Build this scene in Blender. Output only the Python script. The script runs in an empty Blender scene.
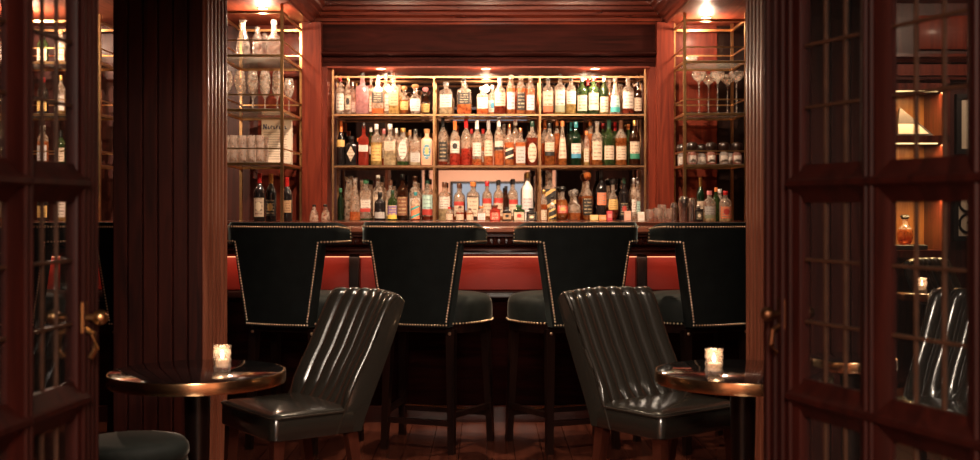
import bpy, bmesh, math, random
from mathutils import Vector, Matrix
R = math.radians
PI = math.pi
random.seed(7)
sc = bpy.context.scene
col = sc.collection

# ------------------------------------------------------------------ camera frame
F = 1150.0; CX = 487.0; CY = 208.0; CZ = 1.23
def PX(px, Y): return (px - CX) / F * Y          # world x of a photo column at depth Y
def PZ(py, Y): return CZ + (CY - py) / F * Y     # world z of a photo row at depth Y

# ------------------------------------------------------------------ mesh builder
class MB:
    def __init__(s): s.v = []; s.f = []; s.uv = {}
    def add(s, vs, fs):
        n = len(s.v); s.v += [tuple(v) for v in vs]; s.f += [tuple(i + n for i in f) for f in fs]; return n
    def box(s, x0, x1, y0, y1, z0, z1):
        s.add([(x0,y0,z0),(x1,y0,z0),(x1,y1,z0),(x0,y1,z0),(x0,y0,z1),(x1,y0,z1),(x1,y1,z1),(x0,y1,z1)],
              [(0,3,2,1),(4,5,6,7),(0,1,5,4),(1,2,6,5),(2,3,7,6),(3,0,4,7)]); return s
    def rbox(s, x0, x1, y0, y1, z0, z1, b=.01, seg=2):
        bm = bmesh.new(); bmesh.ops.create_cube(bm, size=1)
        for v in bm.verts:
            v.co = Vector(((x0+x1)/2 + v.co.x*(x1-x0), (y0+y1)/2 + v.co.y*(y1-y0), (z0+z1)/2 + v.co.z*(z1-z0)))
        bmesh.ops.bevel(bm, geom=list(bm.edges), offset=b, segments=seg, affect='EDGES', profile=.5)
        bm.verts.index_update()
        s.add([v.co[:] for v in bm.verts], [[v.index for v in f.verts] for f in bm.faces]); bm.free(); return s
    def lathe(s, prof, seg=20, n=2.0, c=(0,0), sx=1, sy=1, cap=True, z0=0):
        base = len(s.v); vs = []
        for r, z in prof:
            for k in range(seg):
                a = 2*PI*(k+.5)/seg
                ca, sa = math.cos(a), math.sin(a)
                q = 1/((abs(ca)**n + abs(sa)**n)**(1/n)) if n != 2 else 1
                vs.append((c[0]+r*q*ca*sx, c[1]+r*q*sa*sy, z+z0))
        fs = []
        m = len(prof)
        for i in range(m-1):
            for k in range(seg):
                k2 = (k+1) % seg
                fs.append((i*seg+k, i*seg+k2, (i+1)*seg+k2, (i+1)*seg+k))
        if cap:
            if prof[0][0] > 1e-5: fs.append(tuple(range(seg-1, -1, -1)))
            if prof[-1][0] > 1e-5: fs.append(tuple((m-1)*seg+k for k in range(seg)))
        s.add(vs, fs); return s
    def tube(s, pts, r, seg=8, cap=True, closed=False):
        pts = [Vector(p) for p in pts]; n = len(pts); rings = []
        for i, p in enumerate(pts):
            if closed: d = pts[(i+1) % n] - pts[i-1]
            else: d = pts[min(i+1, n-1)] - pts[max(i-1, 0)]
            d.normalize()
            up = Vector((0,0,1)) if abs(d.z) < .9 else Vector((0,1,0))
            a = d.cross(up).normalized(); b = a.cross(d).normalized()
            rr = r[i] if isinstance(r, (list, tuple)) else r
            rings.append([p + a*rr*math.cos(2*PI*(k+.5)/seg) + b*rr*math.sin(2*PI*(k+.5)/seg) for k in range(seg)])
        fs = []
        for i in range(n if closed else n-1):
            j = (i+1) % n
            for k in range(seg):
                k2 = (k+1) % seg; fs.append((i*seg+k, i*seg+k2, j*seg+k2, j*seg+k))
        if cap and not closed:
            fs.append(tuple(range(seg-1,-1,-1))); fs.append(tuple((n-1)*seg+k for k in range(seg)))
        s.add([v for rg in rings for v in rg], fs); return s
    def bar(s, p, q, w):      # square bar
        return s.tube([p, q], w*.7071, 4)
    def prism(s, poly, axis, a0, a1):   # poly in the two other axes
        def P(u, v, a): return {'x':(a,u,v),'y':(u,a,v),'z':(u,v,a)}[axis]
        n = len(poly)
        vs = [P(u,v,a0) for u,v in poly] + [P(u,v,a1) for u,v in poly]
        fs = [tuple(range(n)), tuple(range(2*n-1, n-1, -1))] + [(i, n+i, n+(i+1)%n, (i+1)%n) for i in range(n)]
        s.add(vs, fs); return s
    def ball(s, c, r, u=8, w=5, sz=1):
        prof = [(r*math.sin(PI*i/w), -r*sz*math.cos(PI*i/w)) for i in range(w+1)]
        prof[0] = (1e-4, prof[0][1]); prof[-1] = (1e-4, prof[-1][1])
        return s.lathe(prof, u, c=(c[0], c[1]), z0=c[2])
    def xform(s, M, start=0):
        for i in range(start, len(s.v)): s.v[i] = tuple(M @ Vector(s.v[i]))
        return s
    def mesh(s, name, m, smooth=35):
        me = bpy.data.meshes.new(name); me.from_pydata(s.v, [], s.f)
        bm = bmesh.new(); bm.from_mesh(me); bmesh.ops.recalc_face_normals(bm, faces=bm.faces[:]); bm.to_mesh(me); bm.free()
        if s.uv:
            l = me.uv_layers.new(name='UVMap')
            for lp in me.loops: l.data[lp.index].uv = s.uv.get(lp.vertex_index, (0,0))
        if smooth:
            me.polygons.foreach_set('use_smooth', [True]*len(me.polygons)); me.set_sharp_from_angle(angle=R(smooth))
        me.materials.append(m); me.update(); return me
    def build(s, name, m, parent=None, smooth=35):
        return link(name, s.mesh(name, m, smooth), parent)
def link(name, me, parent=None):
    o = bpy.data.objects.new(name, me); col.objects.link(o)
    if parent: o.parent = parent
    return o
def tag(o, label=None, cat=None, group=None, kind=None):
    if label: o['label'] = label
    if cat: o['category'] = cat
    if group: o['group'] = group
    if kind: o['kind'] = kind
    return o
def empty(name, loc, rz=0):
    o = bpy.data.objects.new(name, None); col.objects.link(o); o.location = loc; o.rotation_euler = (0,0,rz); o.empty_display_size = .1; return o
def struct(name, mb, m, label=None, parent=None):
    o = mb.build(name, m, parent); 
    if not parent: tag(o, label, 'room part', kind='structure')
    return o
def copy_tree(o, parent=None):
    c = o.copy(); col.objects.link(c); c.parent = parent
    for ch in list(o.children): copy_tree(ch, c)
    return c

# ------------------------------------------------------------------ materials
MATS = {}
def newmat(name):
    m = bpy.data.materials.new(name); m.use_nodes = True
    return m, m.node_tree.nodes, m.node_tree.links, m.node_tree.nodes['Principled BSDF']
def pbr(name, c, rough=.5, metal=0, coat=0, sheen=0, sheen_tint=None, spec=.5, var=0, bump=0, scale=30, emit=None, estr=0):
    if name in MATS: return MATS[name]
    m, N, L, p = newmat(name)
    p.inputs['Base Color'].default_value = (*c, 1); p.inputs['Roughness'].default_value = rough
    p.inputs['Metallic'].default_value = metal; p.inputs['Coat Weight'].default_value = coat; p.inputs['Coat Roughness'].default_value = .1
    p.inputs['Specular IOR Level'].default_value = spec
    if sheen:
        p.inputs['Sheen Weight'].default_value = sheen; p.inputs['Sheen Roughness'].default_value = .22
        if sheen_tint: p.inputs['Sheen Tint'].default_value = (*sheen_tint, 1)
    if emit: p.inputs['Emission Color'].default_value = (*emit, 1); p.inputs['Emission Strength'].default_value = estr
    if var or bump:
        t = N.new('ShaderNodeTexCoord'); n = N.new('ShaderNodeTexNoise'); n.inputs['Scale'].default_value = scale; n.inputs['Detail'].default_value = 4
        L.new(t.outputs['Object'], n.inputs['Vector'])
        if var:
            r = N.new('ShaderNodeMapRange'); r.inputs['From Min'].default_value = .3; r.inputs['From Max'].default_value = .7
            r.inputs['To Min'].default_value = 1-var; r.inputs['To Max'].default_value = 1+var
            L.new(n.outputs['Fac'], r.inputs['Value'])
            mx = N.new('ShaderNodeVectorMath'); mx.operation = 'SCALE'; mx.inputs[0].default_value = c
            L.new(r.outputs['Result'], mx.inputs['Scale']); L.new(mx.outputs['Vector'], p.inputs['Base Color'])
        if bump:
            b = N.new('ShaderNodeBump'); b.inputs['Strength'].default_value = bump; b.inputs['Distance'].default_value = .01
            L.new(n.outputs['Fac'], b.inputs['Height']); L.new(b.outputs['Normal'], p.inputs['Normal'])
    MATS[name] = m; return m
def wood(name, dark, light, axis='z', rough=.3, coat=.35, scale=1.0, spec=.35):
    if name in MATS: return MATS[name]
    m, N, L, p = newmat(name)
    t = N.new('ShaderNodeTexCoord'); mp = N.new('ShaderNodeMapping')
    st = {'x':(1.2,14,14),'y':(14,1.2,14),'z':(14,14,1.2)}[axis]
    mp.inputs['Scale'].default_value = [k*scale for k in st]
    L.new(t.outputs['Object'], mp.inputs['Vector'])
    n = N.new('ShaderNodeTexNoise'); n.inputs['Scale'].default_value = 1.6; n.inputs['Detail'].default_value = 7; n.inputs['Distortion'].default_value = 1.1
    L.new(mp.outputs['Vector'], n.inputs['Vector'])
    cr = N.new('ShaderNodeValToRGB'); e = cr.color_ramp.elements
    e[0].position = .3; e[0].color = (*dark, 1); e[1].position = .72; e[1].color = (*light, 1)
    L.new(n.outputs['Fac'], cr.inputs['Fac']); L.new(cr.outputs['Color'], p.inputs['Base Color'])
    p.inputs['Specular IOR Level'].default_value = spec; p.inputs['Roughness'].default_value = rough; p.inputs['Coat Weight'].default_value = coat; p.inputs['Coat Roughness'].default_value = .18
    b = N.new('ShaderNodeBump'); b.inputs['Strength'].default_value = .06; b.inputs['Distance'].default_value = .01
    L.new(n.outputs['Fac'], b.inputs['Height']); L.new(b.outputs['Normal'], p.inputs['Normal'])
    MATS[name] = m; return m
def emis(name, c, s):
    if name in MATS: return MATS[name]
    m, N, L, p = newmat(name); N.remove(p)
    e = N.new('ShaderNodeEmission'); e.inputs['Color'].default_value = (*c,1); e.inputs['Strength'].default_value = s
    L.new(e.outputs[0], N['Material Output'].inputs['Surface']); MATS[name] = m; return m
def glass(name, tint=(.97,.97,.95), liq=None, level=None, body=.28, liqbody=.46, rough=.06):
    """thin glass: tinted see-through + fresnel gloss + a little scattering; liquid colour below `level` (object z)"""
    if name in MATS: return MATS[name]
    m, N, L, p = newmat(name); N.remove(p); out = N['Material Output']
    tr = N.new('ShaderNodeBsdfTransparent'); gl = N.new('ShaderNodeBsdfGlossy'); gl.inputs['Roughness'].default_value = rough
    df = N.new('ShaderNodeBsdfTranslucent'); d2 = N.new('ShaderNodeBsdfDiffuse'); ad = N.new('ShaderNodeMixShader'); ad.inputs[0].default_value = .5
    L.new(df.outputs[0], ad.inputs[1]); L.new(d2.outputs[0], ad.inputs[2])
    m1 = N.new('ShaderNodeMixShader'); m2 = N.new('ShaderNodeMixShader')
    nmap = None
    if name not in ('pane_glass', 'shelf_glass', 'frosted_shelf_glass'):
        to = N.new('ShaderNodeTexCoord'); nz = N.new('ShaderNodeTexNoise'); nz.inputs['Scale'].default_value = 34; nz.inputs['Detail'].default_value = 2
        oi = N.new('ShaderNodeObjectInfo'); va = N.new('ShaderNodeVectorMath'); va.operation = 'ADD'; cx_ = N.new('ShaderNodeVectorMath'); cx_.operation = 'SCALE'; cx_.inputs[0].default_value = (7,5,9)
        L.new(oi.outputs['Random'], cx_.inputs['Scale']); L.new(to.outputs['Object'], va.inputs[0]); L.new(cx_.outputs['Vector'], va.inputs[1]); L.new(va.outputs['Vector'], nz.inputs['Vector'])
        bp = N.new('ShaderNodeBump'); bp.inputs['Strength'].default_value = .7; bp.inputs['Distance'].default_value = .006
        L.new(nz.outputs['Fac'], bp.inputs['Height']); L.new(bp.outputs['Normal'], gl.inputs['Normal'])
        nmap = N.new('ShaderNodeMapRange'); nmap.inputs['From Min'].default_value = .36; nmap.inputs['From Max'].default_value = .66; nmap.inputs['To Min'].default_value = .25; nmap.inputs['To Max'].default_value = 1.9
        L.new(nz.outputs['Fac'], nmap.inputs['Value'])
        if body >= .3 and not liq: nmap.inputs['To Min'].default_value = .8; nmap.inputs['To Max'].default_value = 1.2; bp.inputs['Strength'].default_value = .3
    ge = N.new('ShaderNodeNewGeometry'); dp = N.new('ShaderNodeVectorMath'); dp.operation = 'DOT_PRODUCT'
    L.new(ge.outputs['Normal'], dp.inputs[0]); L.new(ge.outputs['Incoming'], dp.inputs[1])
    ab = N.new('ShaderNodeMath'); ab.operation = 'ABSOLUTE'; L.new(dp.outputs['Value'], ab.inputs[0])
    om = N.new('ShaderNodeMath'); om.operation = 'SUBTRACT'; om.inputs[0].default_value = 1; L.new(ab.outputs[0], om.inputs[1])
    pw = N.new('ShaderNodeMath'); pw.operation = 'POWER'; pw.inputs[1].default_value = 5; L.new(om.outputs[0], pw.inputs[0])
    fr = N.new('ShaderNodeMapRange'); fr.inputs['To Min'].default_value = .04 if name == 'pane_glass' else .07; fr.inputs['To Max'].default_value = .9; L.new(pw.outputs[0], fr.inputs['Value'])
    p2 = N.new('ShaderNodeMath'); p2.operation = 'POWER'; p2.inputs[1].default_value = 2.2; L.new(om.outputs[0], p2.inputs[0])
    me_ = N.new('ShaderNodeMix'); me_.data_type = 'RGBA'; me_.inputs['A'].default_value = (1,1,1,1); me_.inputs['B'].default_value = (.30,.26,.24,1); L.new(p2.outputs[0], me_.inputs['Factor'])
    mu = N.new('ShaderNodeMix'); mu.data_type = 'RGBA'; mu.blend_type = 'MULTIPLY'; mu.inputs['Factor'].default_value = 1; mu.inputs['A'].default_value = (*tint,1); L.new(me_.outputs['Result'], mu.inputs['B'])
    if liq:
        tc = N.new('ShaderNodeTexCoord'); sp = N.new('ShaderNodeSeparateXYZ'); L.new(tc.outputs['Object'], sp.inputs[0])
        lt = N.new('ShaderNodeMath'); lt.operation = 'LESS_THAN'; lt.inputs[1].default_value = level; L.new(sp.outputs['Z'], lt.inputs[0])
        mc = N.new('ShaderNodeMix'); mc.data_type = 'RGBA'
        mc.inputs['A'].default_value = (*tint,1); mc.inputs['B'].default_value = (*liq,1)
        L.new(lt.outputs[0], mc.inputs['Factor'])
        for nd in (df, d2): L.new(mc.outputs['Result'], nd.inputs['Color'])
        L.new(mc.outputs['Result'], mu.inputs['A'])
        mr = N.new('ShaderNodeMapRange'); mr.inputs['To Min'].default_value = body; mr.inputs['To Max'].default_value = liqbody
        L.new(lt.outputs[0], mr.inputs['Value'])
        mm = N.new('ShaderNodeMath'); mm.operation = 'MULTIPLY'; mm.use_clamp = True; L.new(mr.outputs['Result'], mm.inputs[0]); nmap.inputs['To Min'].default_value = .6; nmap.inputs['To Max'].default_value = 1.35; L.new(nmap.outputs['Result'], mm.inputs[1]); L.new(mm.outputs[0], m1.inputs[0])
    else:
        for nd in (df, d2): nd.inputs['Color'].default_value = (*tint,1)
        m1.inputs[0].default_value = body
        if nmap:
            mm = N.new('ShaderNodeMath'); mm.operation = 'MULTIPLY'; mm.use_clamp = True; mm.inputs[0].default_value = body; L.new(nmap.outputs['Result'], mm.inputs[1]); L.new(mm.outputs[0], m1.inputs[0])
    if name != 'pane_glass': L.new(mu.outputs['Result'], tr.inputs['Color'])
    L.new(tr.outputs[0], m1.inputs[1]); L.new(ad.outputs[0], m1.inputs[2])
    L.new(fr.outputs[0], m2.inputs[0]); L.new(m1.outputs[0], m2.inputs[1]); L.new(gl.outputs[0], m2.inputs[2])
    L.new(m2.outputs[0], out.inputs['Surface']); MATS[name] = m; return m
def label_mat(name, base, ink, style='lines', band=None):
    if name in MATS: return MATS[name]
    m, N, L, p = newmat(name); p.inputs['Roughness'].default_value = .55
    tc = N.new('ShaderNodeTexCoord'); sp = N.new('ShaderNodeSeparateXYZ'); L.new(tc.outputs['UV'], sp.inputs[0])
    def math_(op, a, b):
        n = N.new('ShaderNodeMath'); n.operation = op
        for i, q in enumerate((a, b)):
            if q is None: continue
            if isinstance(q, (int, float)): n.inputs[i].default_value = q
            else: L.new(q, n.inputs[i])
        return n.outputs[0]
    U, V = sp.outputs['X'], sp.outputs['Y']
    def mix(f, a, b):
        n = N.new('ShaderNodeMix'); n.data_type = 'RGBA'; L.new(f, n.inputs['Factor'])
        for key, q in (('A', a), ('B', b)):
            if isinstance(q, tuple): n.inputs[key].default_value = (*q, 1)
            else: L.new(q, n.inputs[key])
        return n.outputs['Result']
    c = base
    # rows of small print
    fr = math_('FRACT', math_('MULTIPLY', V, 5.0), None)
    rowm = math_('GREATER_THAN', fr, .62)
    nz = N.new('ShaderNodeTexNoise'); nz.inputs['Scale'].default_value = 1
    mp = N.new('ShaderNodeMapping'); mp.inputs['Scale'].default_value = (16, 5, 1); L.new(tc.outputs['UV'], mp.inputs['Vector']); L.new(mp.outputs['Vector'], nz.inputs['Vector'])
    ink_f = math_('MULTIPLY', rowm, math_('GREATER_THAN', nz.outputs['Fac'], .48))
    edge = math_('MULTIPLY', math_('GREATER_THAN', U, .14), math_('LESS_THAN', U, .86))
    ink_f = math_('MULTIPLY', math_('MULTIPLY', ink_f, edge), .75)
    if style != 'plain': c = mix(ink_f, base, ink)
    if style == 'badge':
        du = math_('POWER', math_('MULTIPLY', math_('SUBTRACT', U, .5), 1.0), 2); dv = math_('POWER', math_('SUBTRACT', V, .55), 2)
        c = mix(math_('LESS_THAN', math_('ADD', du, dv), .06), c, band or ink)
    elif style == 'band':
        c = mix(math_('LESS_THAN', V, .3), c, band or ink)
    elif style == 'top':
        c = mix(math_('GREATER_THAN', V, .72), c, band or ink)
    elif style == 'slant':
        q = math_('FRACT', math_('ADD', math_('MULTIPLY', V, 1.6), math_('MULTIPLY', U, -.5)), None)
        c = mix(math_('LESS_THAN', q, .3), base, band or ink)
    if isinstance(c, tuple): p.inputs['Base Color'].default_value = (*c,1)
    else: L.new(c, p.inputs['Base Color'])
    MATS[name] = m; return m

W_V = wood('mahogany_vertical', (.045,.008,.005), (.15,.028,.014), 'z')
W_H = wood('mahogany_horizontal', (.035,.006,.004), (.13,.024,.012), 'x', rough=.2, coat=.6)
W_Y = wood('mahogany_along', (.045,.008,.005), (.15,.028,.014), 'y')
W_RED = wood('cherry_panel', (.085,.011,.005), (.185,.030,.013), 'z', rough=.5, coat=.04, spec=.15)
W_DK = wood('dark_mahogany', (.022,.004,.003), (.075,.013,.008), 'z', rough=.5, coat=.05)
W_MAT = wood('matte_mahogany_painted_shade', (.009,.002,.0015), (.03,.0055,.004), 'x', rough=.65, coat=0)  # base colour darkened to carry the shade on the frieze
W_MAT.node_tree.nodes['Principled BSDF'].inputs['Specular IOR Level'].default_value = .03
W_DKH = wood('dark_mahogany_horizontal', (.012,.003,.0025), (.045,.009,.006), 'x', rough=.32, coat=.25)
W_DOOR = wood('door_mahogany', (.018,.003,.0022), (.052,.008,.005), 'z', rough=.5, coat=0)
W_DOOR.node_tree.nodes['Principled BSDF'].inputs['Specular IOR Level'].default_value = .25
W_REED = wood('polished_reeded_mahogany', (.20,.055,.03), (.38,.125,.07), 'z', rough=.36, coat=.3)
W_SOF = wood('soffit_cherry', (.14,.022,.010), (.30,.065,.03), 'y', rough=.5, coat=.05, spec=.2)
W_BLK = wood('ebonised_wood', (.006,.0025,.002), (.018,.007,.005), 'z', rough=.3, coat=.3)
W_FL = wood('floor_oak', (.05,.013,.008), (.12,.034,.02), 'y', rough=.22, coat=.4)
M_BRASS = pbr('brass', (.66,.40,.18), .30, 1, var=.15, scale=25)
M_ABRASS = pbr('aged_brass', (.075,.032,.017), .5, 0, var=.25, scale=40)
M_COPPER = pbr('polished_copper_brass', (.90,.54,.28), .22, 1)
M_DKBR = pbr('bronzed_brass', (.22,.10,.05), .4, 1)
M_NAIL = pbr('nail_brass', (.95,.68,.45), .34, 1)
M_NBR = pbr('bronze_brass', (.36,.20,.10), .38, 1, var=.2, scale=30)
M_STEEL = pbr('steel', (.62,.58,.55), .22, 1)
M_VELV = pbr('bottle_green_velvet', (.0055,.0075,.0072), .8, sheen=1.0, sheen_tint=(.55,.66,.63), spec=.2, var=.3, scale=14)
M_SEATV = pbr('seat_velvet', (.012,.015,.013), .7, sheen=.55, sheen_tint=(.62,.54,.46), spec=.25, var=.3, scale=14)
M_LEATH = pbr('black_leather', (.024,.020,.016), .20, coat=.6, spec=.6, bump=.03, scale=160)
M_PIPE = pbr('leather_piping', (.03,.02,.014), .3, spec=.6)
M_LACQ = pbr('black_lacquer', (.008,.004,.004), .07, coat=.6)
M_MIRROR = pbr('mirror_silver', (.72,.66,.62), .015, 1)
M_BLACK = pbr('matte_black', (.008,.007,.007), .5)
M_PAPER = pbr('cream_paper', (.72,.62,.5), .6)
M_WAX = pbr('candle_wax', (.9,.8,.65), .5, emit=(1,.62,.3), estr=.35)
M_FLAME = emis('flame', (1,.74,.48), 14)
M_PANE = glass('pane_glass', (.93,.92,.90), body=.01, rough=.01)
M_SHELF = glass('shelf_glass', (.90,.92,.88), body=.05, rough=.02)
M_SHELF2 = glass('frosted_shelf_glass', (.92,.90,.84), body=.22, rough=.05)
M_CRYST = glass('crystal', (.98,.93,.88), body=.22, rough=.06)
M_REDP = pbr('red_lacquer_panel', (.36,.026,.014), .45, coat=.05, var=.12, scale=6)
M_LAMP = emis('lamp_lens', (1,.80,.55), 14)
M_LED = emis('led_strip', (1,.42,.2), 1.5)
M_PEACH = pbr('peach_plaster', (.80,.50,.36), .7)
M_PEACHC = pbr('peach_ceiling', (.85,.60,.45), .7)
M_SKYWIN = emis('daylight_window', (.75,.85,1.0), .5)
M_CARPET = pbr('lobby_carpet', (.12,.05,.03), .9)
M_CEIL = pbr('dark_ceiling', (.010,.005,.004), .35, coat=.3)

# ------------------------------------------------------------------ room shell
YB = 9.2      # face of the piers either side of the bottle niche
ZS = 2.71     # soffit over the side shelves
ZC = 2.86     # raised ceiling in the middle
fl = MB()
bw = .14
x = -4.9
while x < 4.2:
    y = 1.45 - random.random()*1.2
    while y < 9.7:
        ln = 1.1 + random.random()*.5
        y0, y1 = max(y, 1.45), min(y+ln-.003, 9.7)
        if y1 > y0: fl.box(x, x+bw-.003, y0, y1, -.03, 0)
        y += ln
    x += bw
struct('floor', fl, W_FL, 'dark polished plank floor of the bar room')
struct('floor_lobby', MB().box(-4.9, 4.2, -4.2, 1.45, -.03, 0), M_CARPET, 'dark carpet of the lobby behind the viewer')
struct('ceiling', MB().box(-4.9, 4.2, 1.45, 9.75, ZC, ZC+.05), M_CEIL, 'dark raised ceiling in front of the bottle shelves')
struct('ceiling_soffit_left', MB().box(-4.9, -1.42, 5.4, 9.4, ZS, ZC-.002), W_SOF, 'lowered wooden ceiling over the left glass shelves')
struct('ceiling_soffit_right', MB().box(1.44, 4.2, 5.4, 9.4, ZS, ZC-.002), W_SOF, 'lowered wooden ceiling over the right glass shelves')
# crown moulding: along the back wall and along the inner edges of the soffits
def crown_prof(sgn=1):   # (out, z) outline
    return [(0, 2.70), (.015, 2.70), (.02, 2.716), (.045, 2.722), (.05, 2.745), (.085, 2.765), (.09, 2.785), (.12, 2.80), (.125, 2.825), (.15, 2.835), (.15, ZC), (0, ZC)]
struct('trim_1', MB().prism([(YB+.02-d, z) for d, z in crown_prof()], 'x', -1.42, 1.44), W_H, 'stepped crown moulding above the bottle niche')
struct('trim_2', MB().prism([(-1.42+d, z) for d, z in crown_prof()], 'y', 5.4, YB+.01), W_Y, 'stepped crown moulding along the left soffit edge')
struct('trim_3', MB().prism([(1.44-d, z) for d, z in crown_prof()], 'y', 5.4, YB+.01), W_Y, 'stepped crown moulding along the right soffit edge')

# back wall: frieze above the niche, piers beside it, panels behind the side shelves
NX0, NX1 = PX(327, 9.22), PX(649, 9.22)
NZ = PZ(67, 9.25)
struct('wall_back', MB().box(-4.9, 2.1, 9.70, 9.80, 0, ZC), W_DK, 'dark wooden back wall of the bar')
fr = MB().box(NX0-.05, NX1+.05, YB+.02, 9.70, NZ+.002, 2.70)
fr.prism([(YB+.02, 2.44), (YB-.02, 2.445), (YB-.045, 2.46), (YB-.045, 2.475), (YB-.02, 2.485), (YB+.02, 2.49)], 'x', NX0-.05, NX1+.05)
fr.prism([(YB+.02, 2.40), (YB+.005, 2.40), (YB+.0, 2.425), (YB+.02, 2.43)], 'x', NX0-.05, NX1+.05)
struct('wall_back_frieze', fr, W_MAT, 'wooden frieze board, darkened to imitate shade, with ledge above the bottle niche')
struct('wall_back_niche_ceiling', MB().box(NX0, NX1, YB+.0, 9.66, NZ-.012, NZ), W_RED, 'lit red-brown wooden ceiling of the bottle niche')
struct('wall_back_pier_left', MB().box(PX(303, YB), PX(322, YB), YB-.05, 9.70, 0, ZS).box(PX(322, YB), NX0, YB+.03, 9.70, 0, 2.7), W_RED, 'red-brown wooden pier left of the bottle niche')
struct('wall_back_pier_right', MB().box(PX(656, YB), PX(673, YB), YB-.05, 9.70, 0, ZS).box(NX1, PX(656, YB), YB+.03, 9.70, 0, 2.7), W_RED, 'red-brown wooden pier right of the bottle niche')
def side_panel(x0, x1): return MB().box(x0, x1, 9.32, 9.70, 0, ZS)
struct('wall_back_panel_left', side_panel(PX(258, 9.32), PX(303, YB)-.002), W_RED, 'red-brown wood panel behind the left glass shelves')
struct('wall_back_panel_right', side_panel(PX(673, YB)+.002, PX(717, 9.32)), W_RED, 'red-brown wood panel behind the right glass shelves')
struct('wall_back_dark_panel_left', MB().box(-4.9, PX(258, 9.32)-.002, 9.36, 9.70, 0, ZS), W_DK, 'dark wood panelling left of the glass shelves')
struct('wall_back_dark_panel_right', MB().box(PX(717, 9.32)+.002, 2.1, 9.36, 9.70, 0, ZS), W_BLK, 'dark recess panel right of the glass shelves')

# mirror behind the bottles
mir = MB().box(NX0, NX1, 9.60, 9.62, 1.13, NZ-.012).build('mirror', M_MIRROR, smooth=0)
tag(mir, 'large wall mirror behind the rows of bottles', 'mirror')

# partition pillars with boarded fronts and reeded reveals
def pillar(name, x0, x1, inner, lab):
    b = MB(); b.box(x0+.012, x1-.012, 4.912, 5.30, 0, 2.86)
    n = 6; w = (x1-x0)/n
    for i in range(n): b.rbox(x0+i*w+.002, x0+(i+1)*w-.002, 4.892, 4.92, .12, 2.86, .004, 1)
    b.rbox(x0-.004, x1+.004, 4.875, 4.93, 0, .14, .006, 1)
    struct(name, b, W_DK, lab)
pillar('wall_left', PX(113, 4.9), PX(203, 4.9), 1, 'dark boarded wooden pillar left of the bar opening')
pillar('wall_right', PX(770, 4.9), PX(891, 4.9), -1, 'dark boarded wooden pillar right of the bar opening')
def reveal(name, xe, sgn, lab):
    b = MB(); b.box(min(xe, xe-sgn*.02), max(xe, xe-sgn*.02), 4.90, 5.32, 0, 2.86)
    for i in range(6):
        y0 = 4.905 + i*.0685; poly = []
        for k in range(9):
            a = PI*k/8; poly.append((xe+sgn*.016*math.sin(a), y0+.033-.030*math.cos(a)))
        b.prism(poly, 'z', 0, 2.86)
    struct(name, b, W_REED, lab)
reveal('trim_4', PX(203, 4.9), 1, 'polished reeded jamb on the left pillar')
reveal('trim_5', PX(770, 4.9), -1, 'polished reeded jamb on the right pillar')
struct('wall_left_header', MB().box(-4.9, 2.1, 4.95, 5.3, 2.45, 2.86), W_DKH, 'wooden header across the bar opening')
struct('wall_left_far', MB().box(-4.9, -4.8, 1.6, 9.7, 0, 2.86), W_DK, 'dark wooden left side wall')
struct('wall_right_far', MB().box(4.1, 4.2, 1.6, 8.3, 0, 2.86), W_DK, 'dark wooden right side wall')
# lounge wall on the right with cabinet
rw = MB().box(2.1, 4.2, 8.32, 8.5, 0, 2.86).box(2.1, 2.2, 8.5, 9.7, 0, 2.86)
struct('wall_right_back', rw, W_DK, 'dark wooden wall of the side lounge')
cr = MB()
cr.prism([(8.32, 2.27), (8.25, 2.28), (8.20, 2.31), (8.20, 2.33), (8.32, 2.35)], 'x', 2.1, 4.1)
cr.prism([(8.32, 2.12), (8.27, 2.13), (8.24, 2.15), (8.24, 2.17), (8.32, 2.18)], 'x', 2.1, 4.1)
struct('trim_6', cr, W_H, 'moulded ledge above the lit cabinet')
struct('trim_7', MB().box(2.95, 3.9, 8.285, 8.32, 2.185, 2.265).rbox(3.1, 3.9, 8.28, 8.32, 2.37, 2.62, .02), W_RED, 'carved red-brown panel above the lit cabinet')

# wall with the doorway the photograph is taken through, and the lobby behind it
wf = MB().box(-4.9, -1.0, 1.40, 1.58, 0, 2.86).box(1.06, 4.2, 1.40, 1.58, 0, 2.86).box(-1.0, 1.06, 1.40, 1.58, 2.24, 2.86)
struct('wall_front', wf, W_DK, 'dark wooden wall around the doorway')
struct('wall_lobby_back', MB().box(-3, 3, -4.2, -4.1, 0, 2.7), M_PEACH, 'peach lobby wall seen in the mirror')
struct('wall_lobby_left', MB().box(-3.1, -3, -4.1, 1.4, 0, 2.7), M_PEACH, 'peach lobby side wall')
struct('wall_lobby_right', MB().box(3, 3.1, -4.1, 1.4, 0, 2.7), M_PEACH, 'peach lobby side wall opposite')
struct('ceiling_lobby', MB().box(-3.1, 3.1, -4.2, 1.4, 2.7, 2.76), M_PEACHC, 'peach lobby ceiling')
wn = empty('window_1', (0, -4.08, 0)); tag(wn, 'bright lobby window reflected between the whisky bottles', 'window', kind='structure')
MB().box(-.72, .80, -.01, .0, .8, 1.72).build('pane', M_SKYWIN, wn)
wfm = MB()
for xx in (-.74, -.02, .80): wfm.box(xx, xx+.05, -.01, .03, .78, 1.76)
for zz in (.76, 1.72): wfm.box(-.74, .85, -.01, .03, zz, zz+.05)
wfm.build('window_frame', M_BLACK, wn)

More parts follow.
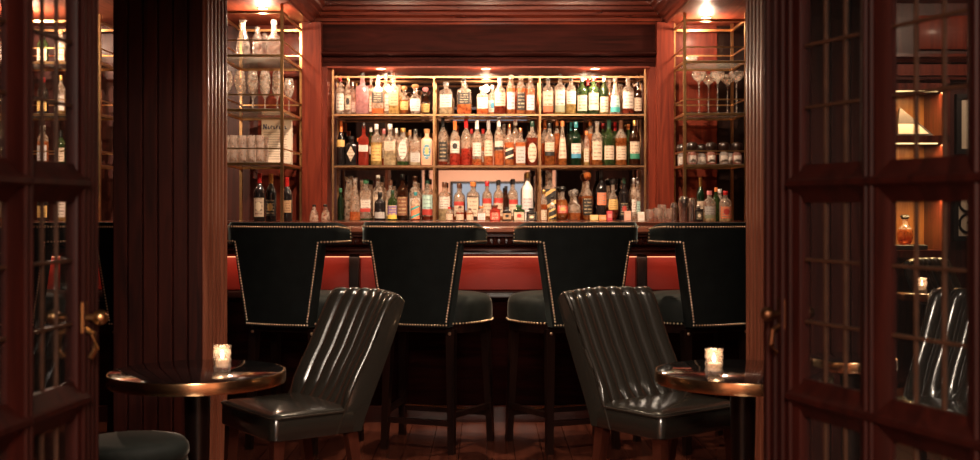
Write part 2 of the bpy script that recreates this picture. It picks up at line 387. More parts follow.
# ------------------------------------------------------------------ glazed door leaves
RZ = [.374, .828, 1.282, 1.736]
def leaf(name, hinge, free, cuts, lab, inner, hm):
    """local x: hinge -> free edge; local y thickness; `inner` is +1/-1 side that faces the passage"""
    hx, hy = hinge; dx, dy = free[0]-hx, free[1]-hy
    Ln = math.hypot(dx, dy); rz = math.atan2(dy, dx)
    root = empty(name, (hx, hy, 0), rz); tag(root, lab, 'door', kind='structure')
    H = 2.2; t = .015
    s0, panes, s1 = cuts           # hinge stile width, [(u0,u1)...], free stile starts at
    for (u0, u1) in ((0, s0), (s1, Ln)):
        b = MB().rbox(u0, u1, -t, t, 0.01, H, .006, 2)
        w = u1-u0
        for sg in (-1, 1):
            for q in (.22, .42, .62, .82) if u0 > 0 else (.3, .7):
                b.tube([(u0+w*q, sg*t, .02), (u0+w*q, sg*t, H-.02)], .007, 8)
        b.build('stile', W_DOOR, root)
    for i in range(len(panes)-1):
        u0, u1 = panes[i][1], panes[i+1][0]; c = (u0+u1)/2; hw = (u1-u0)/2
        b = MB().prism([(u0-.012, -.006), (u0+hw*.45, -t-.006), (u1-hw*.45, -t-.006), (u1+.012, -.006), (u1+.012, .006), (u1-hw*.45, t+.006), (u0+hw*.45, t+.006), (u0-.012, .006)], 'z', .12, H-.08)
        for sg in (-1, 1):
            for q in (-.25, .25): b.tube([(c+hw*q, sg*(t+.006), .12), (c+hw*q, sg*(t+.006), H-.08)], .006, 8)
        b.build('mullion', W_DOOR, root)
    for z, h in [(.01+.08, .08)] + [(q, .026) for q in RZ] + [(H-.06, .06)]:
        b = MB()
        prof = [(-.006, z-h-.014), (-t-.004, z-h*.5), (-t-.016, z-h*.2), (-t-.016, z+h*.2), (-t-.004, z+h*.5), (-.006, z+h+.014), (.006, z+h+.014), (t+.004, z+h*.5), (t+.016, z+h*.2), (t+.016, z-h*.2), (t+.004, z-h*.5), (.006, z-h-.014)]
        for (u0, u1) in panes:
            b.prism(prof, 'x', u0-.035 if u0 > s0+.001 else u0, u1+.035 if u1 < s1-.001 else u1+.03)
        b.build('rail', W_DOOR, root)
    zs = [.17] + RZ + [H-.12]
    for (u0, u1) in panes:
        for i in range(len(zs)-1):
            z0, z1 = zs[i]+.03, zs[i+1]-.03
            gp = MB().box(u0-.01, u1+.01, -.002, .002, z0-.02, z1+.02).build('glass_pane', M_PANE, root, 0)
            g = MB()
            for k in (1, 2):
                uu = u0+(u1-u0)*k/3; g.box(uu-.0022, uu+.0022, -.004, .004, z0, z1)
                zz = z0+(z1-z0)*k/3; g.box(u0, u1, -.005, .005, zz-.003, zz+.003)
            g.build('glazing_bar', M_ABRASS, gp)
    for sg in (-1, 1):
        u = Ln-.075
        h = MB().rbox(u-.014, u+.014, sg*t-.004, sg*t+.004, .965, 1.035, .003, 1).build('handle', hm, root)
        m = MB().tube([(u, sg*t, 1.0), (u, sg*(t+.03), 1.0)], .007, 10); m.ball((u, sg*(t+.036), 1.0), .016, 12, 8); m.build('knob', hm, h)
        MB().tube([(u, sg*(t+.004), .975), (u, sg*(t+.022), .965), (u, sg*(t+.026), .935), (u, sg*(t+.014), .915)], .006, 8).build('pull', hm, h)
    return root
leaf('door_1', (-.937, 1.6), (-.858, 2.5), (.12, [(.125, .27), (.345, .535), (.61, .795)], .80), 'left glazed door leaf with small panes swung open, blurred in front', -1, M_BRASS)
leaf('door_2', (.983, 1.6), (.630, 2.579), (.15, [(.155, .34), (.412, .632), (.70, .895)], .90), 'right glazed door leaf with small panes swung open, blurred in front', 1, M_DKBR)

# ------------------------------------------------------------------ bar counter
bar = empty('bar_counter', (0, 6.4, 0)); tag(bar, 'long carved wooden bar counter with red panels behind the velvet stools', 'bar counter')
BX0, BX1 = -4.7, 2.05
b = MB(); b.prism([(.0,1.098),(.006,1.088),(.02,1.083),(.66,1.083),(.66,1.12),(.02,1.12),(.006,1.114)], 'x', BX0, BX1); b.build('countertop', wood('bar_top', (.10,.03,.018), (.22,.075,.045), 'x', rough=.2, coat=.6), bar)
b = MB(); b.prism([(.03,1.083),(.03,1.07),(.06,1.06),(.075,1.02),(.10,1.01),(.25,1.01),(.25,1.083)], 'x', BX0, BX1)
xx = BX0+.02
while xx < BX1-.02:
    b.ball((xx, .058, 1.043), .017, 8, 5, 1.25); b.ball((xx+.021, .06, 1.032), .009, 6, 4); xx += .042
b.build('carved_moulding', W_H, bar)
b = MB(); b.prism([(.085,1.01),(.07,1.0),(.07,.99),(.09,.985),(.085,.97),(.12,.955),(.25,.955),(.25,1.01)], 'x', BX0, BX1); b.build('lower_moulding', W_H, bar)
px = [PX(355,6.65)-1.66*2, PX(355,6.65)-1.66, PX(355,6.65), PX(641,6.65), BX1]
prev = BX0
for q in px:
    if q < BX1:
        MB().rbox(q-.03, q+.03, .20, .26, 0, .955, .006, 1).build('pilaster', W_BLK, bar)
    x0, x1 = prev+.03, min(q-.03, BX1)
    MB().rbox(x0, x1, .245, .26, .755, .95, .005, 1).build('upper_panel', M_REDP, bar)
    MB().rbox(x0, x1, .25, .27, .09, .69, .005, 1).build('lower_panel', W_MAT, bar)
    prev = q
b = MB(); b.prism([(.26,.755),(.22,.75),(.21,.735),(.21,.715),(.23,.70),(.26,.69)], 'x', BX0, BX1); b.box(BX0, BX1, .20, .27, 0, .09); b.box(BX0, BX1, .262, .64, 0, 1.083); b.build('carcass', W_DKH, bar)
MB().box(BX0, BX1, .225, .235, .947, .954).build('light_strip', M_LED, bar)

# back counter
bc = empty('back_counter', (0, 8.15, 0)); tag(bc, 'dark wooden back counter carrying the shelves and lowest bottles', 'back counter')
MB().rbox(-4.7, 2.04, 0, .985, 1.09, 1.13, .006, 1).build('countertop', wood('back_top', (.07,.02,.012), (.15,.05,.03), 'x', rough=.22, coat=.6), bc)
MB().box(-4.7, 2.04, .03, .98, 0, 1.09).build('carcass', W_DKH, bc)
MB().box(NX0+.002, NX1-.002, .99, 1.44, 1.09, 1.13).box(-4.7, PX(303,YB)-.004, .99, 1.165, 1.09, 1.13).box(PX(673,YB)+.004, 2.04, .99, 1.165, 1.09, 1.13).build('rear_ledge', W_DKH, bc)

# ------------------------------------------------------------------ brass shelving
def brass_rect(x0, x1, y0, y1, z, w=.018):
    m = MB()
    m.bar((x0,y0,z),(x1,y0,z),w); m.bar((x0,y1,z),(x1,y1,z),w); m.bar((x0,y0,z),(x0,y1,z),w); m.bar((x1,y0,z),(x1,y1,z),w); return m
SZ = [2.347, 1.952, 1.562]
def etagere(x0, x1, y0, y1, lab):
    r = empty('brass_shelf_stand', ((x0+x1)/2, (y0+y1)/2, 1.13)); tag(r, lab, 'shelf', 'brass shelf stands beside the bottle niche')
    hx, hy = (x1-x0)/2, (y1-y0)/2
    for sx in (-1,1):
        for sy in (-1,1): MB().bar((sx*hx, sy*hy, 0), (sx*hx, sy*hy, ZS-1.13-.003), .022).build('post', M_BRASS, r)
    brass_rect(-hx,hx,-hy,hy,2.65-1.13).build('top_frame', M_BRASS, r)
    for z in SZ:
        z -= 1.13
        brass_rect(-hx,hx,-hy,hy,z-.012).build('shelf_frame', M_BRASS, r)
        MB().box(-hx+.004,hx-.004,-hy+.004,hy-.004,z-.010,z).build('glass_shelf', M_SHELF2, r, 0)
        brass_rect(-hx,hx,-hy,hy,z+.10,.010).build('guard_rail', M_BRASS, r)
    return r
EL = (PX(241, 9.2), PX(282, 8.34), 8.34, 9.2)
ER = (PX(684.6, 8.7), PX(746, 8.7), 8.7, 9.2)
etagere(*EL, 'brass and glass shelf stand left of the niche, holding stemware')
etagere(*ER, 'brass and glass shelf stand right of the niche, holding coupes')
etagere(-3.95, -2.95, 8.75, 9.2, 'brass and glass bottle shelves at far left, seen through the open door')

NS = empty('niche_shelves', (0, 9.25, 1.13)); tag(NS, 'three-bay brass framed glass shelves filling the mirrored bottle niche', 'shelf')
UX = [PX(q, 9.25) for q in (333, 434, 540, 645)]
SH = [PZ(113.5, 9.25), PZ(165, 9.25)]; TOPZ = PZ(77, 9.25)
for q in UX:
    for yy in (0, .31): MB().bar((q, yy, 0), (q, yy, (NZ-.014 if q in (UX[0],UX[3]) else TOPZ)-1.13), .016).build('post', M_NBR, NS)
brass_rect(UX[0], UX[3], 0, .31, TOPZ-1.13, .014).build('top_frame', M_NBR, NS)
for z in SH:
    brass_rect(UX[0], UX[3], 0, .31, z-.012-1.13, .014).build('shelf_frame', M_NBR, NS)
    for i in range(3): MB().box(UX[i]+.004, UX[i+1]-.004, .004, .306, z-.012-1.13, z-1.13).build('glass_shelf', M_SHELF, NS, 0)

# ------------------------------------------------------------------ bottles
PROF = {  # (radius fraction, height fraction) of the body; neck radius nr fixed
 'tall':   [(.93,0),(1,.02),(1,.60),(.97,.65),(.8,.70),(.5,.75),(.36,.79),(.33,.93)],
 'square': [(.95,0),(1,.02),(1,.60),(.93,.65),(.55,.69),(.36,.72),(.34,.93)],
 'squat':  [(.95,0),(1,.02),(1,.66),(.92,.72),(.55,.76),(.42,.79),(.40,.90)],
 'orb':    [(.55,0),(.72,.03),(.93,.16),(1,.30),(.93,.46),(.7,.58),(.42,.64),(.34,.68),(.34,.84)],
 'cone':   [(.97,0),(1,.02),(.93,.30),(.75,.52),(.5,.68),(.38,.75),(.36,.94)],
 'wine':   [(.95,0),(1,.02),(1,.58),(.95,.64),(.72,.71),(.45,.76),(.38,.80),(.36,.94)],
 'slim':   [(.95,0),(1,.02),(1,.66),(.9,.72),(.6,.78),(.5,.82),(.48,.94)],
 'round':  [(.93,0),(1,.02),(1,.55),(.99,.60),(.9,.67),(.68,.72),(.42,.75),(.36,.79),(.36,.93)],
 'flare':  [(.95,0),(1,.03),(.9,.25),(1,.5),(.95,.66),(.7,.74),(.62,.80),(.85,.96),(.9,1.0)],
 'decanter':[(.9,0),(1,.03),(1,.38),(.9,.46),(.5,.54),(.35,.62),(.33,.74),(.5,.78)],
}
NN = {'square':7, 'squat':6, 'slim':2, 'decanter':4}
CAPTOP = {'orb':1.0, 'decanter':1.0}
COLS = {'clear':(1,.86,.73),'amber':(.62,.20,.05),'orange':(.92,.34,.12),'gold':(.85,.60,.22),'pink':(.88,.55,.56),'red':(.72,.10,.06),
 'green':(.09,.16,.05),'dgreen':(.02,.07,.03),'black':(.012,.010,.010),'brown':(.10,.03,.012),'rosso':(.42,.07,.03),'peach':(.86,.38,.24),'white':(.86,.82,.78),'pgold':(.93,.78,.5),'aqua':(.6,.8,.75)}
CAPS = {'red':(.5,.02,.02),'gold':(.7,.45,.15),'silver':(.6,.58,.55),'black':(.01,.01,.01),'white':(.8,.78,.74),'wood':(.45,.22,.09),'green':(.04,.15,.07),'teal':(.03,.22,.24),
 'orange':(.7,.20,.05),'copper':(.55,.22,.10),'clear':(.9,.88,.85),'brown':(.10,.04,.02),'pink':(.7,.22,.22),'dgreen':(.015,.05,.03),'grey':(.35,.33,.32)}
LABS = {'cream':((.60,.47,.35),(.10,.06,.04)),'white':((.66,.58,.51),(.12,.09,.08)),'black':((.015,.013,.012),(.55,.42,.25)),'tan':((.45,.28,.15),(.12,.05,.02)),'brown':((.20,.08,.04),(.6,.45,.25)),
 'grey':((.42,.40,.38),(.12,.11,.1)),'blue':((.04,.20,.30),(.8,.75,.6)),'silver':((.62,.58,.58),(.2,.1,.15)),'aqua':((.45,.66,.60),(.1,.2,.2)),'red':((.55,.06,.04),(.9,.8,.6)),'orange':((.75,.22,.10),(.1,.3,.3)),'purple':((.20,.12,.30),(.8,.65,.1)),'gold':((.65,.42,.14),(.1,.05,.02))}
BANDC = {'red':(.45,.04,.03),'green':(.03,.22,.13),'blue':(.05,.25,.40),'teal':(.05,.35,.33),'gold':(.65,.42,.14),'rust':(.42,.12,.05),'black':(.015,.013,.012),'sage':(.25,.28,.18),'yellow':(.75,.5,.08),'cream':(.8,.68,.5)}
ORD = ['first','second','third','fourth','fifth','sixth','seventh','eighth','ninth','tenth','eleventh','twelfth','thirteenth','fourteenth','fifteenth','sixteenth','seventeenth','eighteenth','nineteenth','twentieth']
GW = {'clear':'clear','amber':'amber','orange':'orange','gold':'golden','pink':'pink','red':'red','green':'green','dgreen':'dark green','black':'black','brown':'brown','rosso':'red-brown','peach':'peach','white':'frosted white','pgold':'pale gold','aqua':'aqua'}
CW = {k:k for k in CAPS}; CW['dgreen'] = 'dark green'; CW['clear'] = 'glass'; CW['wood'] = 'wooden'
def prof_at(P, zf):
    for i in range(len(P)-1):
        if P[i][1] <= zf <= P[i+1][1]:
            t = (zf-P[i][1])/max(1e-6, P[i+1][1]-P[i][1]); return P[i][0]+(P[i+1][0]-P[i][0])*t
    return P[-1][0]
def patch(P, h, r, n, z0, z1, half, off=.0012, flat=1.0, shape=None):
    m = MB(); nu, nv = 16, 4; m.v = []; zc = (z0+z1)/2; zh = (z1-z0)/2
    for j in range(nv+1):
        z = z0+(z1-z0)*j/nv
        for i in range(nu+1):
            q_ = abs(2*i/nu-1); sh = {'diamond': 1-q_, 'oval': math.sqrt(max(0,1-q_*q_))}.get(shape, 1); z = zc+(2*j/nv-1)*zh*max(sh,.02)
            a = -PI/2 - half + 2*half*i/nu; ca, sa = math.cos(a), math.sin(a)
            q = 1/((abs(ca)**n+abs(sa)**n)**(1/n)) if n != 2 else 1
            rr = r*prof_at(P, z/h)*q + off
            m.v.append((rr*ca, rr*sa*flat - .0002, z)); m.uv[len(m.v)-1] = (i/nu, (z-z0)/(z1-z0))
    for j in range(nv):
        for i in range(nu):
            a = j*(nu+1)+i; m.f.append((a, a+1, a+nu+2, a+nu+1))
    return m
def bottle(loc, r, h, shape, glasscol, liq, lev, lab, cap, name='liquor_bottle', flat=1.0):
    P = PROF[shape]; n = NN.get(shape, 2); neck = P[-1][0]*r
    neck = min(max(neck, .0115), .018) if shape != 'flare' else neck
    k = neck/(P[-1][0]*r)
    PP = [(q if z < .72 else q*(k if z > .78 else (1+k)/2), z) for q, z in P]
    m = MB(); m.lathe([(q*r, z*h) for q, z in PP], 20, n, sy=flat)
    dark = glasscol in ('black','dgreen','brown','green','red','rosso','peach','white','pink')
    tint = COLS[glasscol]
    if glasscol in ('black',): mt = pbr('black_glass', (.012,.010,.010), .12, coat=.5)
    elif glasscol in ('peach','white'): mt = pbr('opaque_'+glasscol, COLS[glasscol], .35, coat=.3)
    elif liq: mt = glass('glass_%s_%s_%d' % (glasscol, liq, int(lev*h*100)), tint, COLS[liq], lev*h)
    elif dark: mt = glass('glass_'+glasscol, tint, body=.4)
    else: mt = glass('glass_'+glasscol, tint, body=.28)
    root = m.build(name, mt); root.location = loc
    if lab:
        kind, z0, z1, style, band = (list(lab)+[None]*5)[:5]
        shp_ = {'diamond':'diamond','oval':'oval','roundel':'oval'}.get(style); style = {'diamond':'lines','oval':'lines','roundel':'badge'}.get(style, style or 'lines'); z0 = .10 if z0 is None else z0; z1 = .50 if z1 is None else z1
        half = 1.0 if n == 2 else .74
        bb, ii = LABS[kind]
        lm = label_mat('label_%s_%s_%s' % (kind, style, band), bb, ii, style, BANDC.get(band))
        patch(P, h, r, n, z0*h, z1*h, half*(.82 if shp_ else 1), flat=flat, shape=shp_).build('label', lm, root)
    if cap:
        top = P[-1][1]; c = CAPS[cap]
        cm = M_CRYST if cap == 'clear' else pbr('cap_'+cap, c, .35, metal=1 if cap in ('gold','silver','copper') else 0, coat=.2)
        m = MB()
        if shape in ('orb','decanter'):
            m.lathe([(neck*1.05, top*h), (neck*1.4, top*h+.006), (neck*1.9, (top+(1-top)*.45)*h), (neck*1.6, (top+(1-top)*.85)*h), (neck*.6, h)], 14)
        elif shape in ('wine',):
            m.lathe([(neck*1.08, .80*h), (neck*1.08, .97*h), (neck*1.15, .975*h), (neck*1.1, h)], 14)
        elif shape in ('squat',):
            m.lathe([(neck*1.1, top*h-.006), (neck*1.35, top*h), (neck*1.35, h-.003), (neck*1.2, h)], 14)
        else:
            m.lathe([(neck*1.12, (top-.06)*h), (neck*1.15, (top-.055)*h), (neck*1.15, h-.003), (neck*1.05, h)], 14)
        m.build('cap', cm, root)
    return root

# x, width px, top y, row, shape, glass, liquid, level, label(kind,z0,z1,style,band), cap
C = 'clear'
ROW1 = [
 (337,8.5,77,'f','tall',C,None,0,('white',.1,.55),'red'), (346,9,76,'f','tall',C,None,0,('cream',.12,.5,'badge','black'),'gold'), (352.5,8,82,'b','tall',C,None,0,('white',.1,.4),'silver'),
 (362.5,13,72.5,'f','square','pink',None,0,None,'black'), (371,8,77,'b','tall',C,None,0,('white',.1,.5),'grey'), (378,12.5,75,'f','square',C,'orange',.14,('black',.28,.56),'silver'),
 (386,8,74,'b','tall',C,None,0,('white',.1,.5),'white'), (394,10.5,73,'f','square',C,'gold',.55,('tan',.2,.55),'brown'), (404,10,86,'f','orb',C,'amber',.5,('gold',.15,.45),'wood'),
 (415,13,84,'f','orb','clear',None,0,('silver',.1,.5,'badge','cream'),'wood'), (425.5,10,87,'b','orb','brown',None,0,('gold',.1,.4),'pink'),
 (446,13.5,82,'f','squat',C,'pgold',.2,('white',.2,.6),'clear'), (464,14,77,'f','square',C,'orange',.26,('black',.26,.58),'black'), (482.5,12,87,'f','squat',C,'orange',.18,('white',.2,.6),'white'),
 (492.5,9,85,'b','tall',C,'orange',.2,('white',.1,.5,'badge','blue'),'white'), (500,12,78,'f','round',C,'rosso',.22,('cream',.22,.6),'grey'), (511,9,75,'f','slim',C,'orange',.66,('silver',.12,.56),'clear'),
 (521,9.5,75,'f','slim',C,'orange',.66,('black',.1,.55),'clear'), (530.5,9,76,'f','slim',C,'orange',.66,('silver',.1,.5),'clear'),
 (548,11.5,76,'f','round',C,'rosso',.1,('cream',.05,.6,'band','rust'),'black'), (560,11,74,'f','round',C,'gold',.08,('white',.05,.6,'band','sage'),'black'), (571,10.5,76,'f','round',C,'gold',.26,('white',.26,.6),'black'),
 (582,11,77,'f','tall','green',None,0,('cream',.08,.5),'grey'), (588,7,78,'b','wine','dgreen',None,0,None,'red'), (593.5,11.5,76,'f','tall','green',None,0,('cream',.1,.55,'band','cream'),'red'),
 (604,9.5,76,'f','tall','green','gold',.3,('cream',.05,.45),'white'), (609.5,7,79,'b','slim',C,'orange',.6,None,'clear'), (615,11,77,'f','cone',C,None,0,('aqua',.05,.5,'band','teal'),'clear'),
 (628,12,77,'f','round',C,'rosso',.14,('white',.15,.6),'clear'), (638,9,82,'f','round','brown',None,0,('cream',.1,.5),'black') ]
ROW2 = [
 (337.5,6,121,'b','wine','black',None,0,None,'orange'), (341,9,127,'f','tall','black',None,0,('gold',.48,.66,'plain'),'orange'), (351,12.5,136,'f','squat','black',None,0,('cream',.12,.66,'diamond'),'black'), (358.5,6,138,'b','tall','black',None,0,None,'orange'),
 (363.8,10.5,123,'f','square','red',None,0,('white',.32,.48),'black'), (371,8,127,'b','tall','green',None,0,('white',.3,.5),'white'), (376.5,11.5,124,'f','tall',C,'gold',.55,('gold',.1,.5),'white'), (384,8,129,'b','tall',C,'red',.5,('white',.2,.5),'pink'),
 (390,12.5,124,'f','square',C,'pgold',.5,('cream',.35,.58),'white'), (396.5,8,128,'b','tall',C,None,0,('white',.2,.5),'white'), (403,12,128,'f','squat','clear','green',.1,('white',.15,.66,'oval'),'gold'), (410,8,130,'b','tall',C,'gold',.5,('grey',.05,.35),'wood'),
 (415.5,11,129,'f','square',C,'pgold',.3,('grey',.08,.34),'black'), (427,12,129,'f','squat','peach',None,0,('blue',.16,.58,'roundel','gold'),'wood'),
 (443,9.5,118,'f','wine',C,'rosso',.08,('black',.12,.52),'black'), (455,10.5,121,'f','wine',C,'red',.26,('white',.28,.55,'badge','black'),'orange'), (466,10,119,'f','wine',C,'red',.36,None,'red'), (471.5,7.5,129,'b','tall',C,'red',.5,None,'red'),
 (477,10,120,'f','wine',C,'orange',.16,('white',.2,.5),'white'), (483,7.5,129,'b','tall',C,'orange',.5,('white',.1,.4),'red'), (488.5,9.5,120,'f','wine',C,'orange',.2,('cream',.2,.55),'grey'), (499,9.5,117,'f','wine',C,'orange',.3,('white',.32,.5,'band','black'),'white'),
 (504,8,124,'b','tall',C,None,0,('white',.1,.5),'clear'), (509.5,9.5,124,'f','tall',C,'orange',.55,('black',.14,.42,'slant','cream'),'copper'), (515.5,7,120,'b','slim',C,'orange',.4,('white',.3,.6),'white'), (520.5,10.5,128,'f','square',C,'orange',.6,('grey',.05,.5),'copper'),
 (532.5,11.5,121,'f','tall',C,'rosso',.62,('cream',.06,.50,'oval'),'dgreen'),
 (545,7,120,'b','wine',C,'orange',.5,None,'orange'), (549.5,11,123,'f','tall',C,'amber',.5,('cream',.22,.55,'band','black'),'black'), (557,6,120,'b','slim',C,'orange',.7,None,'orange'), (562.5,9,121,'f','cone',C,'amber',.6,('cream',.15,.62,'lines'),'orange'),
 (571,7,122,'b','wine','dgreen',None,0,None,'teal'), (576,11,122,'f','tall','dgreen',None,0,('white',.16,.5,'band','blue'),'teal'), (586.5,6,131,'f','slim',C,'gold',.5,('cream',.1,.5),'orange'), (590,6,120,'b','slim',C,'orange',.7,None,'orange'),
 (597,11,121,'f','round',C,'amber',.2,('cream',.12,.55),'clear'), (603,6,123,'b','tall','green',None,0,None,'red'), (609,11,119,'f','wine','green',None,0,('cream',.12,.42),'dgreen'), (615,6,122,'b','wine','green',None,0,None,'red'),
 (621,11.5,120,'f','wine',C,'amber',.6,('cream',.12,.42),'brown'), (628.5,6,124,'b','tall','green',None,0,None,'orange'), (634.5,11,120,'f','tall','brown',None,0,('cream',.14,.52,'band','green'),'gold') ]
ROW3 = [
 (336,6.5,188,'b','tall','dgreen',None,0,None,'green'), (343.5,13,176,'b','flare',C,None,0,None,None), (355,11,178,'f','cone',C,'orange',.2,None,'clear'), (366,11.5,179,'b','squat',C,'green',.04,('white',.2,.5,'band','red'),'green'),
 (378,11,175,'b','round',C,None,0,('cream',.1,.55,'badge','rust'),'white'), (380,11.5,192,'g','round','black',None,0,('grey',.08,.3),'black'), (390.5,10,180,'b','round',C,'pgold',.4,('cream',.1,.5),'brown'), (392.5,10,190,'g','tall','green',None,0,('purple',.05,.5,'band','yellow'),'dgreen'),
 (402.5,11.5,174,'b','round','brown',None,0,('brown',.1,.5),'black'), (415,12,176,'b','round',C,None,0,('white',.1,.5),'brown'), (415.5,9.5,192,'g','tall',C,'rosso',.5,('orange',.05,.5,'slant','teal'),'teal'), (427.5,11.5,178,'b','round',C,'rosso',.1,('aqua',.12,.6,'band','red'),'dgreen'),
 (444.5,12.5,182,'b','round',C,'pgold',.3,('white',.3,.62),'brown'), (459,11,183,'b','round',C,'amber',.5,('cream',.1,.5,'top','red'),'brown'), (473,12.5,182,'b','squat',C,'brown',.62,('cream',.1,.6),'orange'), (487,10,181,'b','round',C,'amber',.4,('cream',.1,.55,'top','red'),'red'),
 (498.5,10,180,'b','round',C,'orange',.5,('cream',.1,.55,'top','red'),'black'), (506,6,186,'g','tall','brown',None,0,None,'black'), (513,10,179,'b','round',C,'amber',.5,('cream',.1,.5,'top','red'),'black'), (527.5,11.5,172,'b','tall','white',None,0,('silver',.1,.45),'gold'),
 (449.5,7.5,207,'h','tall',C,'rosso',.5,('cream',.05,.5),'red'), (460,8.5,206,'h','tall',C,'rosso',.6,('cream',.05,.45),'brown'), (470,7.5,208,'h','tall',C,'amber',.6,('cream',.05,.5),'brown'), (481.5,8.5,206,'h','squat',C,'orange',.5,('silver',.05,.5),'orange'),
 (495,10.5,205,'h','squat','red',None,0,('red',.05,.5),'brown'), (507,9,207,'h','squat','black',None,0,('tan',.1,.55,'badge','black'),'black'), (519,11.5,205,'h','squat','green',None,0,('cream',.02,.55,'badge','red'),'green'), (531.5,10.5,208,'h','squat','black',None,0,('black',.05,.5,'badge','cream'),'black'),
 (550,12.5,170,'b','square',C,'amber',.35,('black',.2,.62,'slant','gold'),'clear'), (544,6.5,190,'g','tall',C,'amber',.5,('cream',.02,.35),'gold'), (552.5,9,196,'h','cone',C,'gold',.5,('black',.05,.5,'slant','gold'),'black'), (562.5,12,186,'b','orb',C,'amber',.6,('red',.2,.42,'badge','gold'),'black'),
 (575,11.5,189,'b','decanter',C,'amber',.2,None,'clear'), (587.5,12,172,'b','orb',C,'amber',.5,('black',.1,.45),'orange'), (601.5,10.5,170,'b','wine','black',None,0,('orange',.3,.55,'lines'),'black'), (613,11,178,'b','orb',C,'rosso',.3,('gold',.25,.5),'black'),
 (624,10,178,'b','tall','black',None,0,('black',.1,.4,'badge','red'),'dgreen'), (634,5.2,178,'g','slim',C,None,0,('white',.2,.5),'silver'), (640.5,5.5,178,'b','slim',C,None,0,('aqua',.15,.45),'grey') ]
YROW = {'f':9.335, 'b':9.455, 'g':9.17, 'h':9.0}
def place_rows(rows, zbase, shelf):
    bays = {0:[],1:[],2:[]}
    for q in sorted(rows, key=lambda t: t[0]): bays[0 if q[0] < 434 else 1 if q[0] < 540 else 2].append(q)
    for bi, lst in bays.items():
        yr = dict(YROW)
        if zbase < 1.2: yr['f'] = 9.335; yr['b'] = 9.42
        # widths clamped so neighbours of one row never touch
        done = {}
        pl = []
        for q in lst:
            Y = yr[q[3]]; xw = PX(q[0], Y); r = q[1]/2*Y/F
            n = NN.get(q[4], 2); ext = 1.0
            if q[3] in done:
                px_, pr_ = done[q[3]]
                gap = xw-px_
                if pr_+r > gap-.002:
                    sc_ = (gap-.002)/(pr_+r); r *= max(sc_, .75)
                    xw = max(xw, px_+pr_+r+.002)
            lo, hi = UX[bi]+.013+r, UX[bi+1]-.013-r
            if q[3] in 'fb': xw = min(max(xw, lo), hi)
            done[q[3]] = (xw, r); pl.append((q, xw, r, Y))
        for i, (q, xw, r, Y) in enumerate(pl):
            top = PZ(q[2], Y); h = max(.08, top-zbase)
            if zbase > 1.2:
                lim = (TOPZ if zbase > 1.9 else SH[0]-.02)
            o = bottle((xw, Y, zbase), r, h, q[4], q[5], q[6], q[7], q[8], q[9])
            liqw = GW[q[6]]+' liquor in clear' if q[6] and q[5] == C else GW[q[5]]
            d = '%s bottle' % liqw
            if q[9]: d += ', %s cap' % CW[q[9]]
            if q[8]: d += ', %s label' % q[8][0]
            where = '%s from left, %s %s bay' % (ORD[i], shelf, ('left','middle','right')[bi])
            tag(o, d+', '+where, 'bottle', 'bottles on the %s of the niche' % {'top':'top shelf','middle':'middle shelf','bottom':'counter'}[shelf])
place_rows(ROW1, SH[0]+.001, 'top')
place_rows(ROW2, SH[1]+.001, 'middle')
place_rows(ROW3, 1.131, 'bottom')
# the diamond label and monogram
# small cartons at the foot of the right bay
for (px_, w, top, c, cn) in ((594,8,215,(.75,.5,.2),'yellow'), (602.5,7,215,(.75,.28,.1),'orange'), (609.5,5,211,(.55,.06,.08),'red'), (627.5,6,211,(.75,.4,.3),'pink'), (641,6,212,(.8,.74,.66),'white')):
    Y = 9.05; xw = PX(px_, Y); hw = w/2*Y/F; h = PZ(top, Y)-1.131
    o = MB().rbox(-hw, hw, -.03, .03, 0, h, .002, 1).build('carton', pbr('carton_'+cn, c, .5)); o.location = (xw, Y, 1.131)
    lm = MB(); lm.box(-hw*.7, hw*.7, -.0312, -.030, h*.3, h*.7); lm.build('printed_panel', pbr('carton_print_'+cn, (c[0]*.5+.3, c[1]*.5+.25, c[2]*.5+.2), .5), o)
    tag(o, 'small %s carton in front of the bottles, lower right bay' % cn, 'box', 'small cartons below the right bay')
# far-left shelf bottles (seen through the open door)
FL = 0
FLQ = [('tall',C,'gold',.5,('white',.1,.5),'gold'),('round',C,None,0,('aqua',.1,.5),'silver'),('wine','green',None,0,('cream',.1,.5),'black'),('square',C,'orange',.5,('white',.1,.5),'black'),('tall','black',None,0,('gold',.1,.4),'red'),('round',C,'amber',.4,('cream',.1,.55),'wood'),('slim',C,'orange',.6,('silver',.1,.5),'white')]
for zi, z in enumerate((SZ[0], SZ[1], SZ[2], 1.13)):
    for k in range(7):
        q = FLQ[(k*3+zi*2) % 7]; xx = -3.87+k*.138
        o = bottle((xx, 8.95 if zi < 3 else 8.6, z+.001), .043, .27+.02*((k+zi) % 3) - (.02 if zi == 0 else 0), *q)
        tag(o, '%s bottle with %s cap, %s from left on far-left %s' % (GW[q[2]] if q[2] else GW[q[1]], CW[q[5]], ORD[k], ('top shelf','second shelf','third shelf','counter')[zi]), 'bottle', 'bottles on the far-left shelves')

